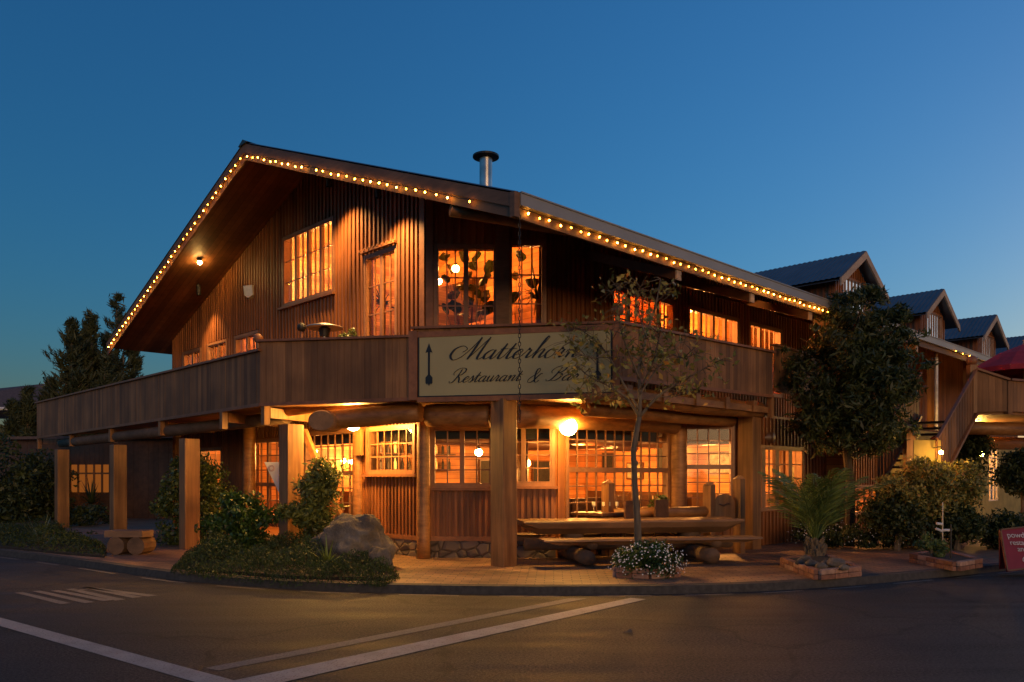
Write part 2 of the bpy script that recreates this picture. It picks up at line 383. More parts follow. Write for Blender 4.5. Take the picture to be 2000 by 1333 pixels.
for a, b in (((28, 1158), (125, 1180)), ((62, 1155), (172, 1178)), ((98, 1154), (208, 1174)), ((128, 1151), (232, 1173)), ((158, 1148), (266, 1168)), ((118, 1154), (168, 1152)), ((158, 1148), (295, 1165))):
    t = 6.5
    gl([(a[0], a[1]), (a[0] + t * 2.6, a[1] - 1.0), (b[0] + t * 2.0, b[1] - 1.8), (b[0] - t, b[1] + .6)], .004)
tag(mk.build('road_lettering', m2), kind='structure')
mk = MB()
out = offs(kerb, -.12); out2 = offs(kerb, -.18)
for i in range(6, len(kerb) - 4):
    if i % 5 in (0, 1, 2):
        mk.add([(p.x, p.y, .004) for p in (out[i], out2[i], out2[i + 1], out[i + 1])], [(0, 1, 2, 3)])
tag(mk.build('kerb_marking', m2), kind='structure')

# ------------------------------------------------------------------ the chalet : local frame (u along the eave, v along the gable)
O0 = Vector((0.0, 10.5, 0)); EU = Vector((.7157, .6984, 0)); EV = Vector((-.6984, .7157, 0)); UP = Vector((0, 0, 1))
ROT = math.atan2(EU.y, EU.x)
def loc(u, v, z=0.0): return O0 + EU * u + EV * v + UP * z
def uv(p): q = Vector((p[0], p[1], 0)) - O0; return q.dot(EU), q.dot(EV)
VR, VL, ZE, ZR, ZL = 7.65, 15.93, 5.35, 8.28, 5.26
def rz(v): return ZE + (ZR - ZE) * v / VR if v < VR else ZR + (ZL - ZR) * (v - VR) / (VL - VR)
def v_at(px, u):   # v where the ray of photo column px meets the line of constant u
    k = (px - CX) / F; p = O0 + EU * u
    return (k * p.y - p.x) / (EV.x - k * EV.y)
def u_at(px, v):
    k = (px - CX) / F; p = O0 + EV * v
    return (k * p.y - p.x) / (EU.x - k * EU.y)
class Facet:
    def __init__(s, a, b):
        s.a = Vector((a[0], a[1], 0)); s.b = Vector((b[0], b[1], 0)); s.L = (s.b - s.a).length; s.d = (s.b - s.a) / s.L
        s.n = Vector((s.d.y, -s.d.x, 0))            # outward, towards the street
    def s(s, px):
        k = (px - CX) / F
        return (k * s.a.y - s.a.x) / (s.d.x - k * s.d.y)
    def P(s, t, z, off=0.0): return s.a + s.d * t + s.n * off + UP * z
    def z(s, px, py): return EYE + (HY - py) / F * (s.a + s.d * s.s(px)).y
    def box(s, mb, s0, s1, z0, z1, o0, o1): mb.box(s.P(s0, z0, o0), s.d * (s1 - s0), s.n * (o1 - o0), UP * (z1 - z0))

chalet = thing('timber_chalet', (0, 16, 0), 'brown timber chalet with a steep gable, corner balcony and glowing windows', 'building')
ug_v = v_at(832, 1.45)
UCp0 = loc(1.45, ug_v); UCp1 = Vector((.594, 14.2, 0)); ur_v = uv(UCp1)[1]; ur_u = uv(UCp1)[0]
FUG = Facet(loc(1.45, 15.1), UCp0); FUC = Facet(UCp0, UCp1); FUR = Facet(UCp1, loc(34, ur_v))
lg_v = v_at(826, 1.65)
LC0 = loc(1.65, lg_v); LC1 = Vector((.79, 14.45, 0)); L21 = Vector((3.35, 16.4, 0)); L31 = Vector((4.72, 16.4, 0)); l4_v = uv(L31)[1]; l4_u = uv(L31)[0]
FLG = Facet(loc(1.65, 15.1), LC0); FLC = Facet(LC0, LC1); FL2 = Facet(LC1, L21); FL3 = Facet(L21, L31); FL4 = Facet(L31, loc(14.5, l4_v)); FL5 = Facet(loc(14.5, l4_v), loc(34, l4_v))
wins = {id(f): [] for f in (FUG, FUC, FUR, FLG, FLC, FL2, FL3, FL4, FL5)}
def win(f, px0, px1, yt, yb, cas, rows, zb=None, **kw):
    c = (px0 + px1) / 2
    w = dict(s0=f.s(px0), s1=f.s(px1), z1=f.z(c, yt), z0=zb if zb is not None else f.z(c, yb), cas=cas, rows=rows, f=f); w.update(kw)
    wins[id(f)].append(w); return w
win(FUG, 555, 651, 449, 582, (2, 2, 2, 2), 3, sill=True)
win(FUG, 716, 774, 495, 0, (2, 2), 5, 3.05, hood=True)
win(FUG, 360, 392, 688, 0, (2, 2), 2, 3.55); win(FUG, 408, 443, 672, 0, (2, 2), 2, 3.55); win(FUG, 461, 504, 656, 0, (2, 2), 2, 3.55)
win(FUC, 853, 967, 484, 0, (3, 3), 5, 3.1); win(FUC, 997, 1061, 477, 0, (3,), 5, 3.1)
win(FUR, 1196, 1314, 579, 0, (2, 4, 2), 3, 3.65); win(FUR, 1345, 1440, 615, 0, (2, 2, 2, 2), 3, 3.65); win(FUR, 1464, 1524, 641, 0, (2, 4), 3, 3.65)
win(FLG, 393, 433, 879, 1000, (3,), 4); win(FLG, 494, 553, 862, 1008, (2, 2), 5, transom=.42)
win(FLG, 597, 697, 846, 1010, (7,), 6, transom=.52); win(FLG, 724, 813, 838, 921, (6,), 3, sill=True, proud=.05)
win(FLC, 846, 959, 838, 947, (2, 2), 4, sill=True); win(FLC, 968, 1077, 834, 944, (2, 2), 4, sill=True)
win(FL2, 1108, 1305, 833, 1011, (11,), 6, transom=.52)
win(FL3, 1339, 1430, 835, 1003, (4,), 6, transom=.54)
win(FL4, 1466, 1566, 877, 992, (2, 2, 2, 2), 4, st=.17)
win(FL4, 1664, 1740, 952, 1000, (3, 3), 2)
win(FL4, 1605, 1650, 845, 880, (3,), 2)

def wallmesh(name, f, zb, zt, mat, brk=(), batten=.135, bw=.05, bd=.034, thick=.16, s0=0.0, s1=None, jit=.0):
    s1 = f.L if s1 is None else s1; W = wins[id(f)]
    xs = sorted(set([s0, s1] + [x for x in brk if s0 < x < s1] + [min(max(x, s0), s1) for w in W for x in (w['s0'], w['s1'])]))
    mb = MB()
    def gaps(a, b, m=0.0):
        hs = sorted((w['z0'] - m, w['z1'] + m) for w in W if w['s0'] - m < (a + b) / 2 < w['s1'] + m)
        z = zb; out = []
        for h0, h1 in hs:
            if h0 > z: out.append((z, h0))
            z = max(z, h1)
        out.append((z, None)); return out
    for a, b in zip(xs[:-1], xs[1:]):
        if b - a < 1e-4: continue
        for z0, z1 in gaps(a, b):
            ta, tb = (zt(a), zt(b)) if z1 is None else (z1, z1)
            mb.quad(f.P(a, z0), f.P(b, z0), f.P(b, tb), f.P(a, ta)); mb.quad(f.P(b, z0, -thick), f.P(a, z0, -thick), f.P(a, ta, -thick), f.P(b, tb, -thick))
    for w in W:
        a, b, z0, z1 = w['s0'], w['s1'], w['z0'], w['z1']
        for p, q in (((a, z0), (b, z0)), ((b, z0), (b, z1)), ((b, z1), (a, z1)), ((a, z1), (a, z0))):
            mb.quad(f.P(p[0], p[1]), f.P(q[0], q[1]), f.P(q[0], q[1], -thick), f.P(p[0], p[1], -thick))
    s = s0 + .03
    while batten and s < s1 - bw:
        for z0, z1 in gaps(s, s + bw, .075):
            t = min(zt(s), zt(s + bw)) - .01 if z1 is None else z1
            if t - z0 > .05: f.box(mb, s, s + bw, z0, t, .0005, bd)
        s += batten * (1 + random.uniform(-jit, jit))
    return mb.build(name, mat, chalet)
top_g = lambda f: (lambda s: rz(uv(f.P(s, 0))[1]) - .16)
wallmesh('wall', FUG, 2.9, top_g(FUG), M['clad'], brk=[15.1 - VR], jit=.08)
wallmesh('wall', FUC, 2.9, top_g(FUC), M['clad'], jit=.08)
wallmesh('wall', FUR, 2.9, top_g(FUR), M['clad'], jit=.08)
GT = lambda s: 2.86
wallmesh('wall', FLG, .42, GT, M['clad'], batten=.11, bw=.05)
wallmesh('wall', FLC, .42, GT, M['clad'], batten=.11, bw=.05)
wallmesh('wall', FL2, .12, GT, M['clad'], batten=.16)
wallmesh('wall', FL3, .12, GT, M['clad'], batten=.16)
wallmesh('wall', FL4, .12, GT, M['clad'], batten=.16)
# rear and far sides of the building
for a, b, zt in ((loc(34, 15.1), loc(1.45, 15.1), lambda s: rz(15.1) - .16),):
    f = Facet(a, b); wins[id(f)] = []; wallmesh('wall', f, .1, zt, M['clad'], batten=.3)
fe = Facet(loc(34, ur_v), loc(34, 15.1)); wins[id(fe)] = []; wallmesh('wall', fe, .1, top_g(fe), M['clad'], brk=[VR - ur_v], batten=.3)
# rendered wall of the rear wing with an arched window
def arch_wall():
    f = FL5; c = f.s(1941); hw = .62; zb, zs = 1.6 - .9, 2.25
    mb = MB(); n = 10; th = .2
    arc = [(c - hw * math.cos(math.pi * k / n), zs + hw * 1.0 * math.sin(math.pi * k / n)) for k in range(n + 1)]
    mb.quad(f.P(0, .1), f.P(c - hw, .1), f.P(c - hw, 2.95), f.P(0, 2.95)); mb.quad(f.P(c + hw, .1), f.P(f.L, .1), f.P(f.L, 2.95), f.P(c + hw, 2.95))
    mb.quad(f.P(c - hw, .1), f.P(c + hw, .1), f.P(c + hw, zb), f.P(c - hw, zb))
    for k in range(n): mb.quad(f.P(*arc[k]), f.P(*arc[k + 1]), f.P(arc[k + 1][0], 2.95), f.P(arc[k][0], 2.95))
    ring = [(c - hw, zb)] + arc + [(c + hw, zb)]
    for p, q in zip(ring, ring[1:] + ring[:1]): mb.quad(f.P(*p), f.P(*q), f.P(*q, -th), f.P(*p, -th))
    mb.build('wall', M['render'], chalet)
    fr = MB(); pts = [f.P(*p, -.06) for p in ring]
    fr.tube(pts + [pts[0]], .05, 6, False)
    for k in (1, 2): x = c - hw + 2 * hw * k / 3; fr.tube([f.P(x, zb, -.06), f.P(x, zs + hw * .92, -.06)], .022, 4)
    for k in range(1, 5): z = zb + (zs - zb) * k / 4; fr.tube([f.P(c - hw, z, -.065), f.P(c + hw, z, -.065)], .02, 4)
    w = fr.build('window', M['ivory'], chalet)
    p = MB(); p.add([f.P(*q, -.07) for q in ring], [tuple(range(len(ring)))]); p.build('pane', M['glass'], w)
    return c
arch_wall()

def window(w):
    f, s0, s1, z0, z1 = w['f'], w['s0'], w['s1'], w['z0'], w['z1']; pr = w.get('proud', 0.0)
    fw = .055; fr = MB(); ob, of = -.12 + pr, .03 + pr
    f.box(fr, s0 - fw, s0, z0 - fw, z1 + fw, -.005, of + .003); f.box(fr, s1, s1 + fw, z0 - fw, z1 + fw, -.005, of + .003)
    f.box(fr, s0, s1, z1, z1 + fw, -.005, of); f.box(fr, s0, s1, z0 - fw, z0, -.005, of)
    f.box(fr, s0, s0 + .03, z0, z1, ob, of - .01); f.box(fr, s1 - .03, s1, z0, z1, ob, of - .01)
    f.box(fr, s0 + .03, s1 - .03, z1 - .03, z1, ob, of - .012); f.box(fr, s0 + .03, s1 - .03, z0, z0 + .03, ob, of - .012)
    a, b = s0 + .03, s1 - .03; cas = w['cas']; tot = sum(cas); st = w.get('st', .085); wid = (b - a - st * (len(cas) - 1)) / tot
    mo0, mo1 = -.055 + pr, -.02 + pr; mw = .022; x = a; rows = w['rows']; tz = None
    zz = [z0 + .03 + (z1 - z0 - .06) * k / rows for k in range(1, rows)]
    if 'transom' in w:
        tz = z0 + (z1 - z0) * w['transom']; f.box(fr, a, b, tz - .045, tz + .045, mo0 - .03, mo1 + .035)
        lo = rows // 2; hi = rows - lo
        zz = [z0 + (tz - z0) * k / lo for k in range(1, lo)] + [tz + (z1 - tz) * k / hi for k in range(1, hi)]
    mun = MB()
    for ci, n in enumerate(cas):
        e = x + wid * n
        for k in range(1, n): f.box(mun, x + wid * k - mw / 2, x + wid * k + mw / 2, z0 + .03, z1 - .03, mo0, mo1)
        for z in zz: f.box(mun, x, e, z - mw / 2, z + mw / 2, mo0 + .004, mo1 - .004)
        if ci < len(cas) - 1: f.box(fr, e, e + st, z0 + .03, z1 - .03, mo0 - .02, mo1 + .02)
        x = e + st
    W = fr.build('window', M['frame'], chalet)
    mun.build('glazing_bars', M['frame'], W)
    p = MB(); p.quad(f.P(s0, z0, -.038 + pr), f.P(s1, z0, -.038 + pr), f.P(s1, z1, -.038 + pr), f.P(s0, z1, -.038 + pr)); p.build('pane', M['glass'], W)
    if w.get('sill'):
        q = MB(); f.box(q, s0 - .12, s1 + .12, z0 - fw - .05, z0 - fw, -.004, .10 + pr); q.build('sill', M['trim'], W)
    if w.get('hood'):
        q = MB(); f.box(q, s0 - .1, s1 + .06, z1 + .08, z1 + .12, 0.036, .10)
        k = s0 - .1
        while k < s1: q.tube([f.P(k, z1 + .13, .04), f.P(k, z1 + .13, .11)], .028, 6); k += .15
        q.build('hood', M['clad'], W)
for L in list(wins.values()):
    for w in L: window(w)
# plinth under the ground-floor walls
pl = MB()
for f in (FLG, FLC): f.box(pl, 0 if f is FLC else 6, f.L, .08, .42, -.14, .045)
pl.build('stone_plinth', M['stone'], chalet)
for f, a, b, z0, z1, nm in ((FUG, FUG.L - .12, FUG.L + .02, 2.95, rz(ug_v) - .17, 'corner_board'), (FUC, 0.0, .13, 2.95, rz(ug_v) - .17, 'corner_board'), (FLG, 6, FLG.L, .42, .50, 'base_board'), (FLC, .15, FLC.L, .42, .50, 'base_board')):
    cb = MB(); f.box(cb, a, b, z0, z1, .035, .06); cb.build(nm, M['trim'], chalet)

# roof
def corr(mb, p, du, dv, n, amp, dz=0.0):
    n = max(n, 2); base = len(mb.v)
    for j in (0, 1):
        for i in range(2 * n + 1): mb.v.append(tuple(p + du * (i / (2 * n)) + dv * j + UP * (amp if i % 2 else 0)))
    m = 2 * n + 1
    for i in range(2 * n): mb.f.append((base + i, base + i + 1, base + m + i + 1, base + m + i))
UEND = 34.6
r = MB()
corr(r, loc(-.05, -.08, rz(0) - .03), EU * (UEND + .05), EV * (VR + .08) + UP * (ZR - ZE + .03), 230, .022)
corr(r, loc(-.05, VR, ZR), EU * (UEND + .05), EV * (VL - VR + .08) + UP * (ZL - ZR - .03), 230, .022)
roof = r.build('roof', M['roof'], chalet)
rc = MB(); rc.extr([loc(-.07, VR - .2, ZR - .045), loc(-.07, VR, ZR + .05), loc(-.07, VR + .2, ZR - .045)], EU * (UEND + .1)); rc.build('ridge_cap', M['ridge'], roof)
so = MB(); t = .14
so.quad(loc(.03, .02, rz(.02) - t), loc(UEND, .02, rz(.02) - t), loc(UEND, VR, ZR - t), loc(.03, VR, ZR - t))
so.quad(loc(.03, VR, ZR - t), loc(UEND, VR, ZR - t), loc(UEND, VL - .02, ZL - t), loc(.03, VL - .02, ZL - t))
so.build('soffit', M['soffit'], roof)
fa = MB()
def rake(mb, u0, u1, va, vb, d0, d1):
    mb.extr([loc(u0, va, rz(va) - d0), loc(u0, vb, rz(vb) - d0), loc(u0, vb, rz(vb) - d1), loc(u0, va, rz(va) - d1)], EU * (u1 - u0))
rake(fa, -.035, .03, 0, VR, .02, .20); rake(fa, 0.0, .031, 0, VR, .20, .34)
rake(fa, -.035, .03, VR, VL, .02, .20); rake(fa, 0.0, .031, VR, VL, .20, .34)
fa.box(loc(.04, -.03, ZE - .34), EU * (UEND), EV * .045, UP * .15)
fa.box(loc(-.045, -.09, ZE - .35), EU * .1, EV * .09, UP * .33)
fa.build('fascia_board', M['fascia'], roof)
gu = MB(); gu.box(loc(.06, -.11, ZE - .19), EU * (UEND), EV * .07, UP * .17); gu.box(loc(.06, -.125, ZE - .03), EU * (UEND), EV * .1, UP * .02)
gu.build('gutter', M['gutter'], roof)
for px in (1310, 1455, 1570, 1680, 1780):
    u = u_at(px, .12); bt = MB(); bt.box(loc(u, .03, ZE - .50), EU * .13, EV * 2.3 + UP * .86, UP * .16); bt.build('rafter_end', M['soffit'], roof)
    bt = MB(); bt.box(loc(u - .004, .0, ZE - .504), EU * .138, EV * .03, UP * .168); bt.build('rafter_cap', M['palefascia'], roof)
lg = MB(); lg.tube([at(880, 411, 11.5), at(1005, 432, 11.85), at(1127, 453, 12.2)], .088, 14); lg.build('log_beam', M['log'], roof, True); lg = MB(); lg.lathe(at(1127, 453, 12.2) + Vector((.004, .0, 0)), [(0, 0), (.09, 0)], 16, axis=(.95, .3, -.05)); lg.build('log_end', M['palefascia'], roof)
# flue
ch = at(949, 360, 17.5); cm = MB()
cm.lathe((ch.x, ch.y, ch.z - .7), [(.14, 0), (.14, 1.28)], 20); fl = cm.build('chimney', M['steel'], roof, True)
cm = MB(); cm.lathe((ch.x, ch.y, ch.z + .55), [(.12, 0.0), (.29, .03), (.29, .07), (.15, .12), (0, .13)], 24); cm.build('chimney_cowl', M['blackmetal'], roof)

# balcony
A = at(508, 793, 14.3); LE = at(72, 855, 25.7); B = Vector((1.66, 12.6, 0)); S0 = at(808, 783, 13.35); C = Vector((5.24, 16.0, 0))
fl_pts = [LE.xy, A.xy, S0.xy, B.xy, C.xy]
ins = lambda p: Vector((p.x, p.y, 0)) + Vector((0, .12, 0))
slab = [Vector((p[0], p[1] + .14, 0)) for p in fl_pts]; uC, vC = uv(C)
slab += [loc(uC, vC + 1.2), loc(34, vC + 1.2), loc(34, 15.0), loc(1.0, 15.0)]
sb = MB(); sb.prism(slab, 2.87, 2.99); sb.build('balcony_floor', M['log'], chalet)
def parapet(p0, p1, zb0, zb1, zt0, zt1, wboard=.13, rail=True):
    f = Facet(p0, p1); mb = MB(); n = max(2, int(f.L / wboard)); w = f.L / n
    for k in range(n):
        a, b = k * w, (k + 1) * w - .004; ta, tb = a / f.L, b / f.L; o = random.uniform(0, .004)
        q = [f.P(a, zb0 + (zb1 - zb0) * ta, o), f.P(b, zb0 + (zb1 - zb0) * tb, o), f.P(b, zt0 + (zt1 - zt0) * tb - .04, o), f.P(a, zt0 + (zt1 - zt0) * ta - .04, o)]
        mb.extr(q, -f.n * (.03 + o))
    pa = mb.build('parapet', M['parapet'], chalet)
    r = MB()
    r.extr([f.P(-.04, zt0 - .04, -.08), f.P(f.L + .04, zt1 - .04, -.08), f.P(f.L + .04, zt1, -.08), f.P(-.04, zt0, -.08)], f.n * .14)
    r.extr([f.P(0, zb0 - .01, -.045), f.P(f.L, zb1 - .01, -.045), f.P(f.L, zb1 + .05, -.045), f.P(0, zb0 + .05, -.045)], f.n * .065)
    r.build('handrail', M['trim'], pa)
    return f
zA = at(508, 793, A.y).z
parapet(LE, A, at(72, 857, LE.y).z, zA, at(72, 786, LE.y).z, at(506, 682, A.y).z)
parapet(A, S0, zA, at(808, 782, S0.y).z, at(510, 664, A.y).z, at(806, 655, S0.y).z)
FS = parapet(S0, B, 2.87, 2.89, at(806, 639, S0.y).z, at(1205, 628, B.y).z)
FR = parapet(B, C, 3.13, 3.18, at(1212, 627, B.y).z, at(1509, 686, C.y).z)
C2 = at(1513, 700, 16.9); D2 = at(1600, 700, 18.75)
parapet(C2, D2, at(1515, 763, C2.y).z, at(1515, 763, C2.y).z, at(1513, 672, C2.y).z, at(1513, 672, C2.y).z)
cp = MB(); f = FS
f.box(cp, -.07, .08, 2.87, 4.02, .01, .06); f.box(cp, f.L - .06, f.L + .05, 2.87, 4.0, .01, .06); f.box(cp, .08, f.L - .06, 3.98 - .07, 4.0, .012, .05); f.box(cp, .08, f.L - .06, 2.83, 2.91, .012, .055)
cp.build('parapet_frame', M['trim'], chalet)
# logs, posts
def sqpost(p, w, z0, z1, rot=ROT, name='post'):
    mb = MB(); mb.cbox((p[0], p[1], (z0 + z1) / 2), w, w, z1 - z0, rot); return mb.build(name, M['post'], chalet, bevel=.012)
sqpost((-.135, 13.12), .31, PZ - .02, 2.86)
def ypost(px): return 6.516 / (.692 + .722 * (px - CX) / F)
for px in (121, 231, 370):
    Y = ypost(px); sqpost((at(px, 0, Y).x, Y), .31, -.02, 2.36)
sqpost(at(569, 0, 14.7).xy, .33, 0, 2.55)
sqpost((4.85, 16.25), .34, PZ - .02, 2.9)
b = at(827, 1090, 14.3)
def log(pts, r, name='log_beam', n=16, mat='log', wob=.06):
    P = [Vector(p) for p in pts]
    Q = []; R = []
    m = 9
    for k in range(m):
        t = k / (m - 1) * (len(P) - 1); i = min(int(t), len(P) - 2); Q.append(P[i].lerp(P[i + 1], t - i) + Vector((0, 0, random.uniform(-1, 1) * r * wob * .5))); R.append(r * (1 + random.uniform(-wob, wob)))
    mb = MB(); mb.tube(Q, R, n); o = mb.build(name, M[mat], chalet, True)
    o.data.polygons[-1].use_smooth = False; o.data.polygons[-2].use_smooth = False
    return o
log([(b.x, b.y, PZ - .02), (b.x, b.y, 2.75)], .12, 'log_post')
q = FL2.P(FL2.L - .02, 0, .12); log([(q.x, q.y, PZ), (q.x, q.y, 2.8)], .17, 'log_post')
q = at(700, 0, 15.95); log([(q.x, q.y, PZ), (q.x, q.y, 2.75)], .12, 'log_post')
q = at(487, 0, 19.1); log([(q.x, q.y, PZ), (q.x, q.y, 2.75)], .15, 'log_post')
log([at(836, 812, 13.9), at(962, 812, 13.5)], .205); log([at(1003, 812, 13.35), at(1150, 818, 14.4), at(1316, 828, 15.7)], .2)
lo = log([at(628, 822, 14.25), at(822, 806, 13.75)], .17)
el = MB(); c = at(628, 822, 14.0); el.lathe(c, [(0, .02), (.17, .02), (.19, -.02), (.19, -.3)], 24, axis=(-.25, -1, 0))
for i, v in enumerate(el.v): el.v[i] = (c.x + (v[0] - c.x) * 1.42, v[1], v[2])
el.build('log_end', M['endgrain'], lo)
rl = FR
log([rl.P(-.25, 2.93, -.35), rl.P(rl.L + .1, 2.93, -.35)], .17); log([rl.P(.1, 2.72, -.75), rl.P(rl.L - .3, 2.72, -.75)], .12)
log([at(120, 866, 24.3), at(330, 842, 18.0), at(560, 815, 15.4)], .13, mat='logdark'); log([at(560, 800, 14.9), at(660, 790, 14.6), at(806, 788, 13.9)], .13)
for px, yt, yb in ((75, 856, 877), (138, 850, 872), (216, 838, 863), (314, 822, 851), (435, 805, 838), (517, 795, 830)):
    Y = F * (zA - EYE) / ((HY - (855 + (793 - 855) * (px - 72) / (508 - 72)))) if px < 500 else 14.3
    p = at(px, yb, Y - .02); z1 = at(px, yt, Y).z + .02
    mb = MB(); mb.cbox((p.x, p.y + .05, (p.z + z1) / 2), .11, .12, z1 - p.z, ROT); mb.cbox((p.x + .3, p.y + .85, z1 - .12), 1.5, .1, .18, math.radians(68)); mb.build('joist_end', M['post'], chalet)
for k in range(5):
    s = .35 + k * rl.L / 5; mb = MB(); rl.box(mb, s, s + .13, 2.86, 3.08, -1.2, -.06); mb.build('joist_end', M['log'], chalet)
p = at(1505, 775, 16.1); mb = MB(); mb.cbox((p.x, p.y, p.z - .2), .1, .1, .45, ROT); mb.build('joist_end', M['post'], chalet)
mb = MB(); FUC.box(mb, FUC.s(968), FUC.s(994), 3.0, rz(ug_v) - .2, .036, .16); mb.build('post', M['fascia'], chalet)
# interiors
iw = MB()
iw.quad(loc(11.5, .5, .1), loc(11.5, 15, .1), loc(11.5, 15, 2.6), loc(11.5, .5, 2.6)); iw.quad(loc(1.8, 8.6, .1), loc(11.5, 8.6, .1), loc(11.5, 8.6, 2.6), loc(1.8, 8.6, 2.6))
iw.quad(loc(11.6, 6, .1), loc(34, 6, .1), loc(34, 6, 2.85), loc(11.6, 6, 2.85))
iw.quad(loc(1.7, 14.5, .1), loc(8, 14.5, .1), loc(8, 14.5, 2.6), loc(1.7, 14.5, 2.6)); iw.quad(loc(5.5, 9, .1), loc(5.5, 14.5, .1), loc(5.5, 14.5, 2.6), loc(5.5, 9, 2.6))
iw.quad(loc(6.5, 2.2, 3.0), loc(6.5, 15, 3.0), loc(6.5, 15, rz(15) - .3), loc(6.5, 2.2, rz(2.2) - .3)); iw.quad(loc(6.5, 7.65, rz(7.65) - .3), loc(6.5, 2.2, rz(2.2) - .3), loc(6.5, 2.2, 3.2), loc(6.5, 7.6, 3.2))
iw.quad(loc(6.6, 5.2, 3.0), loc(34, 5.2, 3.0), loc(34, 5.2, 6.5), loc(6.6, 5.2, 6.5))
iw.quad(loc(6.49, VR - 3, rz(VR - 3) - .4), loc(6.49, VR + 3, rz(VR + 3) - .4), loc(6.49, VR + .1, ZR - .25), loc(6.49, VR - .1, ZR - .25))
iw.build('interior_wall', M['inwall'], chalet)
ic = MB(); t = .24
ic.quad(loc(1.7, ur_v + .2, rz(ur_v) - t), loc(33, ur_v + .2, rz(ur_v) - t), loc(33, VR, ZR - t), loc(1.7, VR, ZR - t)); ic.quad(loc(1.7, VR, ZR - t), loc(33, VR, ZR - t), loc(33, 15, rz(15) - t), loc(1.7, 15, rz(15) - t))
ic.build('ceiling_lining', M['inceil'], chalet)
room = [FLG.P(.2, 0, -.18), FLC.P(0, 0, -.2), FL2.P(0, 0, -.2), FL3.P(0, 0, -.2), FL4.P(0, 0, -.2), loc(34, l4_v + .25), loc(34, 15), loc(1.9, 15)]
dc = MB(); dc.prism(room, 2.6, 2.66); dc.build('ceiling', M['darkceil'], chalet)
fl = MB(); fl.prism(room, .12, .15); fl.build('floor', M['infloor'], chalet)
room2 = [FUG.P(.2, 0, -.18), FUC.P(0, 0, -.2), FUR.P(0, 0, -.2), loc(33.8, ur_v + .2), loc(33.8, 15)]
fl = MB(); fl.prism(room2, 2.992, 3.01); fl.build('floor', M['infloor'], chalet)
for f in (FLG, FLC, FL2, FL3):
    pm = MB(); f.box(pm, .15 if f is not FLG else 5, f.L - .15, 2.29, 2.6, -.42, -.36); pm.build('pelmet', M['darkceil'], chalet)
for u, v in ((4.6, 4.4), (6.8, 6.6), (8.6, 3.4), (10.6, 1.6), (3.6, 8.4), (10.8, 5.0)):
    ip = MB(); p = loc(u, v); ip.tube([(p.x, p.y, .15), (p.x, p.y, 2.6)], .13, 12); ip.build('interior_post', M['furniture'], chalet, True)
for a, b in ((loc(4.6, 4.4, 2.42), loc(10.6, 4.4, 2.42)), (loc(3.0, 6.6, 2.42), loc(11.4, 6.6, 2.42)), (loc(8.6, .8, 2.42), loc(8.6, 8.5, 2.42))):
    ip = MB(); ip.tube([a, b], .12, 10); ip.build('interior_beam', M['furniture'], chalet, True)
dd = MB(); dd.quad(loc(11.47, .6, .15), loc(11.47, 8.5, .15), loc(11.47, 8.5, 1.15), loc(11.47, .6, 1.15)); dd.build('dado_panel', M['furniture'], chalet)
